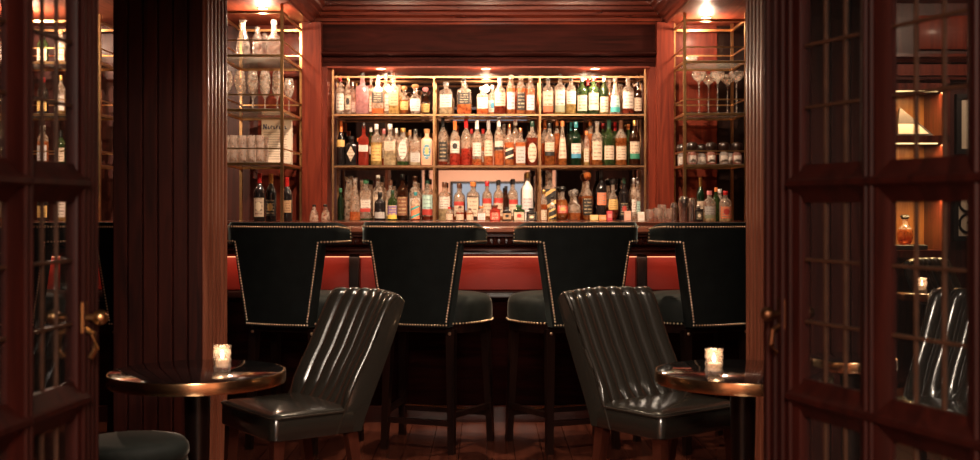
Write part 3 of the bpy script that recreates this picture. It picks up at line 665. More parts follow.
# ------------------------------------------------------------------ stand contents
def lathe_thing(name, prof, mat, loc, label, cat, group=None, seg=20, n=2):
    o = MB().lathe(prof, seg, n).build(name, mat); o.location = loc; tag(o, label, cat, group); return o
SR, SF = 1.0, 1.0
def wine_glass(h, r):
    return [(r*.85,0),(r*.8,.003),(.006,.008),(.004,h*.15),(.004,h*.42),(.012,h*.46),(r*.7,h*.55),(r,h*.70),(r*.95,h*.85),(r*.72,h),(r*.70,h-.001),(r*.92,h*.85),(r*.97,h*.70),(r*.66,h*.56),(.001,h*.48)]
def coupe(h, r):
    return [(r*.72,0),(r*.7,.003),(.006,.008),(.0045,h*.3),(.0045,h*.70),(.012,h*.76),(r*.62,h*.815),(r*.97,h*.895),(r*1.02,h*.94),(r*.96,h),(r*.94,h),(r*.98,h*.94),(r*.92,h*.90),(r*.55,h*.83),(.001,h*.79)]
k = 0
wgm = MB().lathe(wine_glass(.285, .042), 18).mesh('wine_glass', M_CRYST)
for row, Y in (('front', 8.47), ('back', 8.95)):
    for i in range(5):
        xx = EL[0]+.055 + i*(EL[1]-EL[0]-.11)/4
        o = link('wine_glass', wgm); o.location = (xx, Y, SZ[1]+.001)
        tag(o, 'empty stemmed wine glass, %s of the %s row on left stand' % (ORD[i]+' from left', row), 'wine glass', 'wine glasses on the left stand')
# decanters on the upper left shelf
dl = [(243,8.6,.056,.285,'cone','crystal decanter with flared neck, leftmost on the upper left shelf'), (257.5,8.75,.040,.255,'slim','slender crystal decanter in the middle of the upper left shelf'), (265,9.02,.045,.25,'decanter','square crystal decanter behind the others on upper left shelf'), (274,8.6,.060,.285,'orb','round cut crystal decanter, rightmost on the upper left shelf')]
for px_, Y, r, h, shp, lb in dl:
    P = PROF[shp] + ([(.55,1.0)] if shp == 'cone' else [])
    o = MB().lathe([(q*r, z*h) for q, z in P], 14, NN.get(shp,2)).build('decanter', glass('cut_crystal', (.97,.90,.84), body=.13, rough=.08), smooth=10); o.location = (PX(px_, Y), Y, SZ[0]+.001); tag(o, lb, 'decanter')
    if shp != 'cone':
        t = P[-1][1]*h
        MB().lathe([(.012,t-.01),(.014,t),(.024,t+(h-t)*.4+.008),(.02,h),(.004,h+.008)], 10).build('stopper', M_CRYST, o, 10)
# highballs
hbm = MB().lathe([(.026,0),(.027,.003),(.029,.20),(.0275,.20),(.0255,.008),(.001,.008)], 14).mesh('highball_glass', glass('ribbed_glass', (.97,.90,.85), body=.30, rough=.1), 12)
for row, Y in (('front', 8.44), ('back', 8.62)):
    for i in range(5):
        xx = EL[0]+.045+i*.064
        o = link('highball_glass', hbm); o.location = (xx, Y, SZ[2]+.001)
        tag(o, 'tall ribbed highball glass, %s from left in %s row, left stand' % (ORD[i], row), 'highball glass', 'highball glasses on the left stand')
# printed box behind them
Y = 9.02
x0, x1 = PX(262, Y), PX(291.5, Y); z1 = PZ(120, Y)-SZ[2]
pc = empty('printed_box', ((x0+x1)/2, Y, SZ[2]+.001)); tag(pc, 'cream printed box with dark blue headline behind the highball glasses', 'box')
hw = (x1-x0)/2
MB().rbox(-hw, hw, -.02, .06, 0, z1, .002, 1).build('box_body', M_PAPER, pc)
b = MB()
M_BLUE = pbr('headline_ink', (.02,.03,.12), .6); M_INK = pbr('small_print_ink', (.30,.23,.18), .6)
hx = -hw*.85
def stroke(p, q, w): b.bar((p[0], -.0205, p[1]), (q[0], -.0205, q[1]), w)
zz = z1-.055
stroke((hx, zz-.02), (hx, zz+.02), .007); stroke((hx, zz+.02), (hx+.02, zz-.02), .007); stroke((hx+.02, zz-.02), (hx+.02, zz+.02), .007)
for i in range(7):
    q = hx+.036+i*.022; stroke((q, zz-.018), (q, zz+.006), .006); stroke((q, zz+.006 if i % 2 else zz-.016), (q+.012, zz+.004 if i % 2 else zz-.016), .006)
b.build('headline', M_BLUE, pc)
b = MB()
for i in range(12):
    z = z1-.10-i*.019
    if z > .01: b.box(-hw*.85, hw*(.85-.25*random.random()), -.0207, -.020, z, z+.004)
b.build('small_print', M_INK, pc)
# wine bottles on the counter left
for px_, Y, h, cap, lab, lb in ((259.5,8.42,.352,'red',('cream',.10,.49,'badge','cream'),'dark wine bottle with red foil and large cream label, left stand'),
                      (271,8.55,.352,'gold',('black',.12,.45,'badge','gold'),'dark wine bottle with gold foil and black label, left stand'),
                      (287,8.52,.325,'red',('tan',.20,.48),'dark wine bottle with red foil and tan label, behind brass post')):
    o = bottle((PX(px_, Y), Y, 1.131), .041, h, 'wine', 'black', None, 0, lab, cap, 'wine_bottle'); tag(o, lb, 'wine bottle', 'wine bottles on the left counter')
for i, px_ in enumerate((314, 325.5)):
    Y = 8.7; o = bottle((PX(px_, Y), Y, 1.131), .035, .125, 'cone', C, None, 0, None, 'black', 'bitters_bottle')
    tag(o, 'small conical bottle with black stopper, %s of two left of niche' % ('left','right')[i], 'bottle')
# coupes on the right stand
cm = MB().lathe(coupe(.325, .056), 24).mesh('coupe_glass', M_CRYST)
for i, (px_, Y, k) in enumerate(((699,8.86,0),(708.5,9.06,0),(717.5,8.86,0),(727.5,9.06,0),(736.5,8.84,0))):
    o = link('coupe_glass', cm); o.location = (PX(px_, Y), Y, SZ[1]+.001); tag(o, 'tall stemmed coupe glass, %s from left on the right stand' % ORD[i], 'coupe glass', 'coupe glasses on the right stand')
lathe_thing('glass_dish', [(.03,0),(.032,.004),(.05,.03),(.06,.045),(.057,.045),(.046,.03),(.001,.01)], M_CRYST, (PX(691,8.85), 8.85, SZ[0]+.001), 'small crystal dish on the upper right shelf', 'dish')
# dark topped jars
for i, (px_, Y) in enumerate(((682,9.06),(692,8.82),(701.5,9.06),(711,8.82),(724,8.82),(737,8.82),(730,9.06))):
    o = MB().lathe([(.030,0),(.034,.004),(.036,.07),(.030,.09),(.018,.10)], 16).build('jar', glass('jar_%d' % (i % 2), (.9,.5,.4) if i % 2 else (.92,.85,.8), body=.4)); o.location = (PX(px_, Y), Y, SZ[2]+.001)
    MB().lathe([(.018,.098),(.036,.106),(.045,.125),(.046,.145),(.039,.162),(.02,.172),(.001,.174)], 18).build('lid', pbr('dark_wood_lid', (.015,.006,.004), .35, coat=.3), o)
    patch([(1,0),(1,1)], .1, .036, 2, .015, .07, .9).build('label', label_mat('label_white_lines_None', *LABS['white']), o)
    tag(o, 'pale jar with big rounded dark lid, %s from left on right stand' % ORD[i], 'jar', 'dark-lidded jars on the right stand')
# counter right: cups, shakers, gin
for i, (px_, Y, h) in enumerate(((650,8.6,.09),(658,8.45,.10),(662,8.75,.125),(668.5,8.5,.095))):
    o = lathe_thing('tumbler', [(.026,0),(.028,.004),(.034,h*.6),(.034,h),(.031,h),(.030,h*.3),(.001,.012)], glass('cut_crystal', (.97,.90,.84), body=.13, rough=.08), (PX(px_, Y), Y, 1.131), 'small cut glass tumbler, %s from left, beside the steel shakers' % ORD[i], 'tumbler', 'tumblers on the right counter', 12)
for i, (px_, Y, h, r) in enumerate(((674,8.62,.14,.030),(684,8.45,.185,.043),(692.5,8.55,.175,.032))):
    o = MB().lathe([(r*.78,0),(r*.8,.004),(r,h*.72),(r*1.02,h*.74),(r*.86,h*.93),(r*.6,h*.97),(r*.6,h),(.001,h+.002)], 22).build('cocktail_shaker', M_STEEL); o.location = (PX(px_, Y), Y, 1.131)
    tag(o, ('short dull steel shaker tin beside the tumblers','wide polished steel cocktail shaker in the middle of three','narrow steel cocktail shaker right of the wide one')[i], 'cocktail shaker', 'shakers on the right counter')
for px_, Y, w, h, shp, g, lq, lv, lab, cap, lb in (
  (698.5,8.42,8,.118,'squat','black',None,0,('black',.1,.6,'badge','cream'),'silver','squat black bottle with silver cap right of the shakers'),
  (700.5,8.75,8,.33,'wine','dgreen',None,0,('cream',.28,.46),'gold','tall dark green bottle with gold cap rising behind the shakers'),
  (709.5,8.45,12.5,.225,'round',C,'pgold',.3,('grey',.1,.5,'band','sage'),'pink','clear gin bottle with grey-green label and pink cap'),
  (716,8.66,8.5,.255,'tall','green',None,0,None,'orange','green bottle with orange cap behind the two gin bottles'),
  (719.5,8.84,9,.245,'squat',C,None,0,None,'white','clear bottle with white cap behind the pink-labelled gin bottle'),
  (725.5,8.42,12.5,.225,'round',C,'pgold',.3,('orange',.1,.5,'badge','red'),'red','clear gin bottle with pink-orange label and red cap')):
    o = bottle((PX(px_, Y), Y, 1.131), w/2*Y/F, h, shp, g, lq, lv, lab, cap); tag(o, lb, 'bottle', 'bottles on the right counter')

# ------------------------------------------------------------------ velvet bar stools
def make_stool():
    root = empty('bar_stool', (0,0,0))
    V0, V1, V2 = .635, 1.05, 1.158
    UW = .445
    def plan(u):
        s = 1 if u >= 0 else -1; a = abs(u); Rr = .03; th = R(88)
        y_flat = .0
        if a <= .243: return Vector((s*a, .045*(a/.243)**2)), Vector((0,-1)), s
        al = min((a-.243)/Rr, th)
        p = Vector((.243+Rr*math.sin(al), .045+Rr*(1-math.cos(al))))
        rest = a-.243-Rr*al
        if rest > 0: p += Vector((math.cos(th), math.sin(th)))*rest
        nrm = Vector((math.sin(al)*s, -math.cos(al)))
        return Vector((p.x*s, p.y)), nrm, s
    def U(v): return .182 + (v-V0)/(V1-V0)*.066
    def pt(u, v, off): 
        p, n, s = plan(u); q = p + n*off
        return (q.x, q.y-(v-V0)*.07, v)
    NC = 20; rows = []
    vs_low = [V0+(V1-V0)*i/8 for i in range(9)]; vs_up = [V1+(V2-V1)*i/4 for i in range(1,5)]
    def shell(off, bulge):
        verts = {}; order = []
        return verts
    m = MB(); T = .034
    def grid(off):
        ids = {}
        for i, v in enumerate(vs_low):
            for j in range(NC+1):
                u = U(v)*(2*j/NC-1); ids[('l', i, j)] = m.add([pt(u, v, off)], [])
        ext = 7
        for i, v in enumerate([V1]+vs_up):
            for j in range(-ext, NC+ext+1):
                if 0 <= j <= NC:
                    if i == 0: ids[('u', 0, j)] = ids[('l', 8, j)]; continue
                    u = U(V1)*(2*j/NC-1)
                elif j < 0: u = -(U(V1) + (UW-U(V1))*(-j)/ext)
                else: u = U(V1) + (UW-U(V1))*(j-NC)/ext
                edge = .018*max(0, (abs(u)-.3)/.105)**2 if i > 0 else 0
                ids[('u', i, j)] = m.add([pt(u, v-edge*(i/4), off - (.012 if i == 4 else .0)*(1 if off > 0 else -1))], [])
        fs = []
        for i in range(8):
            for j in range(NC): fs.append((ids[('l',i,j)], ids[('l',i,j+1)], ids[('l',i+1,j+1)], ids[('l',i+1,j)]))
        for i in range(4):
            for j in range(-ext, NC+ext): fs.append((ids[('u',i,j)], ids[('u',i,j+1)], ids[('u',i+1,j+1)], ids[('u',i+1,j)]))
        # boundary loop
        lp = [ids[('l',0,j)] for j in range(NC+1)] + [ids[('l',i,NC)] for i in range(1,9)] + [ids[('u',0,j)] for j in range(NC+1, NC+ext+1)] + [ids[('u',i,NC+ext)] for i in range(1,5)]
        lp += [ids[('u',4,j)] for j in range(NC+ext-1, -ext-1, -1)] + [ids[('u',i,-ext)] for i in range(3,-1,-1)] + [ids[('u',0,j)] for j in range(-ext+1, 0)] + [ids[('l',i,0)] for i in range(8,0,-1)]
        return fs, lp
    fo, lo = grid(T); fi, li = grid(-T)
    m.f += fo + [tuple(reversed(f)) for f in fi]
    n = len(lo)
    for k in range(n): m.f.append((lo[k], li[k], li[(k+1)%n], lo[(k+1)%n]))
    o = m.build('backrest', M_VELV, root, 50)
    bv = o.modifiers.new('b', 'BEVEL'); bv.width = .02; bv.segments = 4; bv.limit_method = 'ANGLE'; bv.angle_limit = R(50)
    # nail heads
    nm = MB(); nm2 = MB(); sp = .0138
    def nail(u, v, nm):
        p = pt(u, v, T+.001); pl, nn, s = plan(u)
        k = len(nm.v); r = .0056
        zq = Vector((nn.x, nn.y, 0)); side = Vector((-nn.y, nn.x, 0)); up = Vector((0,0,1)); c = Vector(p)
        ring = [c + (side*math.cos(2*PI*a/8)+up*math.sin(2*PI*a/8))*r for a in range(8)]
        ring2 = [c + (side*math.cos(2*PI*a/8)+up*math.sin(2*PI*a/8))*r*.6 + zq*r*.45 for a in range(8)]
        nm.add(ring+ring2+[c+zq*r*.62], [(a,(a+1)%8,8+(a+1)%8,8+a) for a in range(8)]+[(8+a,8+(a+1)%8,16) for a in range(8)])
    def run(p, q, nm=nm, k=1):
        L_ = math.hypot(q[0]-p[0], q[1]-p[1])*k; n = max(2, int(L_/sp))
        for i in range(n+1): nail(p[0]+(q[0]-p[0])*i/n, p[1]+(q[1]-p[1])*i/n, nm)
    run((-U(V0)+.01, V0+.012), (U(V0)-.01, V0+.012))
    for s in (-1, 1):
        run((s*(U(V0)-.01), V0+.03), (s*(U(V1)-.012), V1+.008)); run((s*(U(V1)), V1+.012), (s*.30, V1+.012), nm, 2.1); run((s*.307, V1+.012), (s*(UW-.026), V1+.012))
        run((s*.007, V2-.022), (s*.235, V2-.022), nm2); run((s*.242, V2-.022), (s*.30, V2-.022), nm2, 2.1); run((s*(UW-.014), V1+.012), (s*(UW-.014), V2-.042), nm2)
        run((s*.312, V2-.023), (s*(UW-.014), V2-.034), nm2)
    nm.build('edge_nailheads', M_NAIL, o, 60); nm2.build('top_nailheads', M_NAIL, o, 60)
    # seat: trapezoid cushion with rounded front
    out = []
    for k in range(13): 
        a = PI*k/12; out.append((.235+.10*math.cos(a)*0, 0))
    poly = [(-.19,.04),(.19,.04),(.24,.10),(.285,.20),(.295,.32),(.275,.40),(.22,.445),(.11,.465),(-.11,.465),(-.22,.445),(-.275,.40),(-.295,.32),(-.285,.20),(-.24,.10)]
    cx, cy = 0, .28; m = MB(); n = len(poly)
    lev = [(.64,.96),(.645,1),(.72,1.0),(.755,.985),(.775,.93),(.788,.8),(.795,.55),(.798,.25)]
    for z, k in lev:
        for x_, y_ in poly: m.v.append((cx+(x_-cx)*k, cy+(y_-cy)*k, z))
    for i in range(len(lev)-1):
        for k in range(n): m.f.append((i*n+k, i*n+(k+1)%n, (i+1)*n+(k+1)%n, (i+1)*n+k))
    m.f.append(tuple(range(n-1,-1,-1))); m.f.append(tuple((len(lev)-1)*n+k for k in range(n)))
    so = m.build('seat', M_SEATV, root, 60); sb = so.modifiers.new('s','SUBSURF'); sb.levels = 1; sb.render_levels = 1
    nm = MB()
    for i in range(n):
        p, q = poly[i], poly[(i+1)%n]
        if i == 0: continue
        d = math.hypot(q[0]-p[0], q[1]-p[1]); kk = max(1, int(d/.018))
        for j in range(kk):
            t = j/kk; X_ = (p[0]+(q[0]-p[0])*t)*.985; Y_ = .28+((p[1]+(q[1]-p[1])*t)-.28)*.985
            nm.ball((X_, Y_, .65), .006, 6, 4)
    nm.build('seat_nailheads', M_NAIL, so, 60)
    MB().prism([(x_*.93, .28+(y_-.28)*.93) for x_, y_ in poly], 'z', .60, .645).build('seat_frame', W_BLK, root)
    # legs and foot rails
    LG = [(-.17,.06),(.17,.06),(.235,.38),(-.235,.38)]; BL = [(-.185,.03),(.185,.03),(.255,.41),(-.255,.41)]
    for (tx, ty), (bx_, by_) in zip(LG, BL):
        m = MB(); w0, w1 = .022, .016
        m.add([(bx_-w1,by_-w1,0),(bx_+w1,by_-w1,0),(bx_+w1,by_+w1,0),(bx_-w1,by_+w1,0),(tx-w0,ty-w0,.62),(tx+w0,ty-w0,.62),(tx+w0,ty+w0,.62),(tx-w0,ty+w0,.62)],
              [(0,3,2,1),(4,5,6,7),(0,1,5,4),(1,2,6,5),(2,3,7,6),(3,0,4,7)])
        m.build('leg', W_BLK, root)
    def at(i, z): 
        t = z/.62; return Vector((BL[i][0]+(LG[i][0]-BL[i][0])*t, BL[i][1]+(LG[i][1]-BL[i][1])*t, z))
    for i, j, z in ((0,1,.15),(1,2,.19),(3,0,.19),(2,3,.15)):
        m = MB(); m.bar(at(i,z), at(j,z), .026); m.build('foot_rail', W_BLK, root)
    m = MB(); a, c = at(2,.15), at(3,.15); m.box(c.x+.02, a.x-.02, a.y-.016, a.y+.016, .165, .169); m.build('brass_foot_plate', M_COPPER, root)
    for i in (0,1): p = at(i, .60); MB().ball((p.x, p.y-.022, .60), .009, 8, 6).build('screw_cap', M_NAIL, root)
    return root
stool = make_stool()
SP = [(PX(277,5.75), -20, 'dark velvet studded bar stool, leftmost of the four in the opening'), (PX(415,5.75), -20, 'dark velvet studded bar stool behind the left leather chair'),
      (PX(586,5.75), 20, 'dark velvet studded bar stool behind the right leather chair'), (PX(723,5.75), 22, 'dark velvet studded bar stool, rightmost of the four in the opening'),
      (-1.73, -8, 'dark velvet studded bar stool mostly hidden behind the left pillar'), (-2.44, -6, 'dark velvet studded bar stool seen through the left door panes')]
for i, (xx, a, lb) in enumerate(SP):
    o = stool if i == 0 else copy_tree(stool)
    o.location = (xx, 5.78, 0); o.rotation_euler = (0,0,R(a)); tag(o, lb, 'bar stool', 'velvet bar stools along the counter')

# ------------------------------------------------------------------ channelled leather chairs
def make_chair():
    root = empty('leather_chair', (0,0,0)); W = .237
    front = [(.27,.375),(.30,.45),(.315,.48),(.335,.53),(.37,.60),(.41,.67),(.445,.745),(.48,.82),(.503,.862)]
    top = [(.517,.880),(.535,.890),(.555,.884),(.567,.866)]
    rear = [(.545,.79),(.515,.71),(.473,.61),(.425,.50),(.395,.43),(.375,.375)]
    NCH = 7; per = 10; ncol = NCH*per
    m = MB(); L_ = len(front)+len(top)+len(rear)
    for c in range(ncol+1):
        a = -1+2*c/ncol; fr_ = (c % per)/per; sc_ = math.sqrt(max(0, 1-(2*fr_-1)**2)) if c % per else 0
        wid = lambda z: W*(1.0+.03*max(0,(z-.5)/.4))
        for i, (d, z) in enumerate(front):
            fade = min(1, max(0, (z-.45)/.06)); bar_ = .055*(1-a*a)*fade
            m.v.append((a*wid(z), d+bar_-.030*sc_*fade, z))
        for i, (d, z) in enumerate(top):
            m.v.append((a*wid(z), d+.055*(1-a*a)-.030*sc_*(1-i/3.), z+.012*sc_-.008*a*a))
        for i, (d, z) in enumerate(rear):
            m.v.append((a*wid(z), d+.055*(1-a*a)*max(0,(z-.37)/.5), z))
    for c in range(ncol):
        for i in range(L_-1):
            m.f.append((c*L_+i, (c+1)*L_+i, (c+1)*L_+i+1, c*L_+i+1))
        m.f.append((c*L_+L_-1, (c+1)*L_+L_-1, (c+1)*L_, c*L_))
    m.f.append(tuple(range(L_))); m.f.append(tuple(ncol*L_+i for i in range(L_-1,-1,-1)))
    bk = m.build('backrest', M_LEATH, root, 50)
    for s in (-1,1):
        pts = [(s*W*(1+.03*max(0,(z-.5)/.4)), d-.002, z) for d, z in front+top[:2]]
        MB().tube(pts, .0045, 6).build('piping', M_PIPE, bk)
    # seat cushion
    m = MB(); nx, ny = 16, 12; Dp = .34
    def rr(u, v):   # rounded corner plan
        x_ = (2*u-1); y_ = v
        return x_, y_
    lev = [(.372,-.006),(.378,0),(.45,0),(.462,-.006),(.469,-.02)]
    def outline(ins):
        r = .035; pts = []; x0, y0, y1 = W+.002+ins, -.0-ins, Dp
        for k in range(7): a = PI+PI/2*k/6; pts.append((-x0+r+r*math.cos(a), y0+r+r*math.sin(a)))
        for k in range(7): a = 1.5*PI+PI/2*k/6; pts.append((x0-r+r*math.cos(a), y0+r+r*math.sin(a)))
        pts += [(x0, y1), (-x0, y1)]; return pts
    n = 16
    for z, ins in lev:
        for p in outline(ins): m.v.append((p[0], p[1], z))
    for kq, z in ((.8,.476),(.45,.482),(.1,.484)):
        for p in outline(-.02): m.v.append((p[0]*kq, .17+(p[1]-.17)*kq, z))
    tot = len(lev)+3
    for i in range(tot-1):
        for k in range(n): m.f.append((i*n+k, i*n+(k+1)%n, (i+1)*n+(k+1)%n, (i+1)*n+k))
    m.f.append(tuple(range(n-1,-1,-1))); m.f.append(tuple((tot-1)*n+k for k in range(n)))
    st = m.build('seat', M_LEATH, root, 50)
    o = outline(0.001)[:-2]
    MB().tube([(p[0], p[1], .458) for p in [(-W-.003, .30)]+o+[(W+.003, .30)]], .004, 6).build('piping', M_PIPE, st)
    for sx in (-1,1):
        for y_, yb in ((.04,.02),(.345,.40)):
            m = MB(); w0, w1 = .022, .014; tx = sx*(W-.035); bx_ = sx*(W-.03)
            m.add([(bx_-w1,yb-w1,0),(bx_+w1,yb-w1,0),(bx_+w1,yb+w1,0),(bx_-w1,yb+w1,0),(tx-w0,y_-w0,.38),(tx+w0,y_-w0,.38),(tx+w0,y_+w0,.38),(tx-w0,y_+w0,.38)],
                  [(0,3,2,1),(4,5,6,7),(0,1,5,4),(1,2,6,5),(2,3,7,6),(3,0,4,7)])
            m.build('leg', wood('chair_leg', (.05,.012,.007), (.10,.025,.014), 'z'), root)
    return root
chair = make_chair()
CH = [((-.925,4.382), -53.9, 'black channelled leather chair facing left beside the left candle table'), ((.828,4.374), 38, 'black channelled leather chair facing right beside the right candle table'),
      ((-.925+2.52,4.382-.06), -53.9, 'black channelled leather chair seen through the right door panes'), ((3.25, 7.2), 40, 'dark leather chair far back below the lit cabinet')]
for i, (p, a, lb) in enumerate(CH):
    o = chair if i == 0 else copy_tree(chair)
    o.location = (*p, 0); o.rotation_euler = (0,0,R(a)); tag(o, lb, 'chair', 'channelled leather chairs')

# ------------------------------------------------------------------ round tables, candles, pouf
def table(loc, r, lab, zt=.665):
    t = empty('round_table', (*loc, 0)); tag(t, lab, 'table', 'round brass-edged tables')
    MB().lathe([(r-.004, zt-.038), (r-.004, zt-.001), (r-.006, zt)], 64).build('tabletop', M_LACQ, t)
    m = MB(); m.lathe([(r-.003, zt-.042), (r+.002, zt-.042), (r+.0035, zt-.036), (r+.0035, zt-.008), (r+.002, zt-.002), (r-.003, zt-.002)], 64, cap=False)
    m.build('brass_edge', M_COPPER, t, 30)
    MB().lathe([(r*.5,0),(r*.5,.012),(r*.46,.02),(.055,.035),(.045,.06),(.04,.3),(.045,zt-.07),(.10,zt-.045),(.10,zt-.038)], 28).build('pedestal', W_BLK, t)
    return t
table((-1.007, 4.0), .30, 'round black table with brass edge and candle at left')
table((.890, 4.0), .30, 'round black table with brass edge and candle at right')
table((1.385, 4.36), .16, 'small round brass-edged table glimpsed through the right door')
table((PX(930,6.95), 6.95), .2, 'round table far back below the lit cabinet', .72)
def candle(x_, y_, z_, lab, power=.10):
    c = empty('candle_holder', (x_, y_, z_)); tag(c, lab, 'candle', 'votive candles in cut glass')
    m = MB(); prof = []; rr = .030
    for i in range(8): prof += [(rr+(.0012 if i % 2 else -.0012), .088*i/7)]
    m.lathe([(rr*.9,0)]+prof+[(rr-.005,.088),(rr-.006,.014),(.001,.012)], 16); m.build('glass_cup', glass('votive_glass', (.98,.89,.85), body=.22, rough=.12), c, 12)
    MB().lathe([(.022,.0145),(.022,.040),(.001,.041)], 16).build('wax', M_WAX, c)
    MB().lathe([(.001,.042),(.005,.048),(.0055,.055),(.003,.066),(.0005,.074)], 10).build('flame', M_FLAME, c)
    l = bpy.data.lights.new('candle_light', 'POINT'); l.energy = power; l.color = (1,.62,.30); l.shadow_soft_size = .012
    lo = bpy.data.objects.new('candle_light', l); col.objects.link(lo); lo.parent = c; lo.location = (0,0,.082)
candle(-.918, 3.986, .666, 'lit votive candle in cut glass on the left table')
candle(.768, 3.89, .666, 'lit votive candle in cut glass on the right table')
candle(PX(922,6.95), 6.95, .721, 'lit votive candle far back below the lit cabinet')
pf = empty('velvet_pouf', (PX(130,3.6), 3.6, 0)); tag(pf, 'round dark green velvet pouf beside the left table', 'pouf')
MB().lathe([(.17,0),(.172,.03)], 32).build('plinth', W_BLK, pf)
MB().lathe([(.172,.03),(.176,.04),(.176,.44),(.174,.45)], 40).build('drum', M_SEATV, pf)
MB().lathe([(.174,.45),(.180,.46),(.179,.485),(.166,.502),(.12,.510),(.001,.514)], 40).build('cushion', M_SEATV, pf, 60)

# ------------------------------------------------------------------ lit cabinet and pictures in the side lounge
cb = empty('display_cabinet', (0, 8.3, 0)); tag(cb, 'wall cabinet with three warm lit compartments behind the right door', 'cabinet')
cY = 8.3; cx0, cx1 = PX(862, cY), PX(950, cY-.36)-.05
W_GOLD = wood('honey_wood', (.38,.14,.04), (.60,.27,.085), 'z', rough=.4)
lvl = [PZ(252,cY), PZ(195,cY)+.005, PZ(142,cY), PZ(92,cY)]
m = MB()
for q in (cx0-.05, cx1): m.box(q, q+.05, -.36, .0, lvl[0]-.05, lvl[3]+.05)
for z in lvl: m.box(cx0-.05, cx1+.05, -.36, 0, z-.025, z+.025)
m.build('frame', W_V, cb)
MB().box(cx0, cx1, -.02, -.002, lvl[0], lvl[3]).build('back_panel', W_GOLD, cb)
MB().bar((cx1+.01, -.365, lvl[0]), (cx1+.01, -.365, lvl[3]), .012).build('brass_edge', M_BRASS, cb)
for i in range(3):
    MB().box(cx0+.02, cx1-.03, -.35, -.33, lvl[i+1]-.034, lvl[i+1]-.026).build('light_strip', emis('cabinet_led', (1,.66,.28), 1.6), cb)
def wedge(px0, px1, top, zb, lab):
    Y = 8.06; x0, x1 = PX(px0, Y), PX(px1, Y); h = PZ(top, Y)-zb
    o = empty('tent_card', ((x0+x1)/2, Y, zb)); tag(o, lab, 'tent card', 'pyramid tent cards in the cabinet')
    w = (x1-x0)/2
    MB().add and None
    m = MB(); m.add([(-w,-.09,0),(w,-.09,0),(w,.09,0),(-w,.09,0),(-w*.62,0,h)], [(0,3,2,1),(0,1,4),(1,2,4),(2,3,4),(3,0,4)]); m.build('cover', pbr('dark_card', (.05,.03,.02), .5), o, 0)
    m = MB(); m.add([(-w*.95,-.0915,.012),(w*.72,-.0915,.012),(w*.2,-.0585,h*.40),(-w*.88,-.0585,h*.40)], [(0,1,2,3)])
    m.add([(-w*.95,-.0905,.012),(w*.72,-.0905,.012),(w*.2,-.0575,h*.40),(-w*.88,-.0575,h*.40)], [(0,3,2,1)]); m.build('white_page', M_PAPER, o, 0)
wedge(893, 929, 107, lvl[2]+.026, 'large dark pyramid with white panel in the top lit compartment')
wedge(893, 910, 160, lvl[1]+.026, 'small pyramid in the middle lit compartment, mostly hidden')
Y = 8.06
pl = MB().rbox(-.13,.13,-.08,.08,0,.035,.004,1).build('display_plinth', M_BLACK); pl.location = (PX(905,Y), Y, lvl[0]+.026); tag(pl, 'black display plinth under the bottle in the lowest lit compartment', 'plinth')
o = bottle((PX(905,Y), Y, lvl[0]+.062), .055, .21, 'orb', C, 'amber', .5, None, 'black'); tag(o, 'round amber decanter bottle on a black plinth in the lit cabinet', 'bottle')
def picture(px0, px1, py0, py1, lab, scroll):
    Y = 8.30; x0, x1, z0, z1 = PX(px0,Y), PX(px1,Y), PZ(py1,Y), PZ(py0,Y)
    o = empty('framed_picture', ((x0+x1)/2, Y, z0)); tag(o, lab, 'picture', 'framed pictures beside the lit cabinet'); w = (x1-x0)/2; h = z1-z0
    m = MB(); t = .035
    m.box(-w-t, w+t, -.03, .015, -t, 0); m.box(-w-t, w+t, -.03, .015, h, h+t); m.box(-w-t, -w, -.03, .015, 0, h); m.box(w, w+t, -.03, .015, 0, h); m.build('frame', M_BLACK, o)
    MB().box(-w, w, -.01, .015, 0, h).build('print', pbr('picture_paper', (.80,.68,.52), .5), o)
    if scroll:
        m = MB()
        for cz in (h*.25, h*.72):
            m.tube([(-w*.2+.10*(1-k/22)*math.cos(k*.45), -.014, cz+.10*(1-k/22)*math.sin(k*.45)) for k in range(20)], .010, 6)
        m.build('scroll_motif', M_BLACK, o)
picture(960, 985, 99, 149, 'black framed pale picture right of the lit cabinet', False)
picture(957, 985, 192, 236, 'black framed scrollwork picture below the pale picture', True)

# ------------------------------------------------------------------ lamps
def spot(loc, energy, angle=100, blend=.6, color=(1,.70,.48), size=.03, target=None, lab=None, point=False):
    l = bpy.data.lights.new('downlight_beam', 'POINT' if point else 'SPOT'); l.energy = energy; l.color = color; l.shadow_soft_size = size
    if not point: l.spot_size = R(angle); l.spot_blend = blend
    r = empty('downlight', loc); tag(r, lab, 'ceiling light', 'recessed downlights')
    MB().lathe([(.045,-.001),(.045,-.006),(.034,-.006),(.034,-.001)], 20).build('trim_ring', M_BRASS, r)
    MB().lathe([(.034,-.001),(.034,-.004),(.001,-.004)], 20).build('lens', M_LAMP, r)
    o = bpy.data.objects.new('downlight_beam', l); col.objects.link(o); o.parent = r; o.location = (0,0,-.085 if point else -.03)
    d = Vector(target)-Vector(loc) if target else Vector((0,0,-1)); o.rotation_euler = d.to_track_quat('-Z','Y').to_euler()
K = 1.0
for i, px_ in enumerate((381, 486, 595)):
    spot((PX(px_,9.24), 9.235, NZ-.013), 9*K, lab='recessed downlight in the niche ceiling, %s of three' % ('left','middle','right')[i], size=.03, point=True)
spot((PX(263,8.51), 8.51, ZS), 14*K, lab='recessed downlight above the left shelf stand', point=True)
spot((1.70, 8.92, ZS), 12*K, lab='recessed downlight above the right shelf stand', point=True)
spot((-3.45, 8.55, ZS), 40*K, lab='recessed downlight above the far-left shelves', point=True)
for i, (xx, tx) in enumerate(((-2.6,-3.3), (-.8,-.85), (0,0), (.8,.85))):
    spot((xx, 7.3, ZC if i else ZS), 185*K, 100, .9, lab='adjustable downlight aimed at the bottle wall, %s from left' % ORD[i], target=(tx, 9.35, 1.55), size=.05)
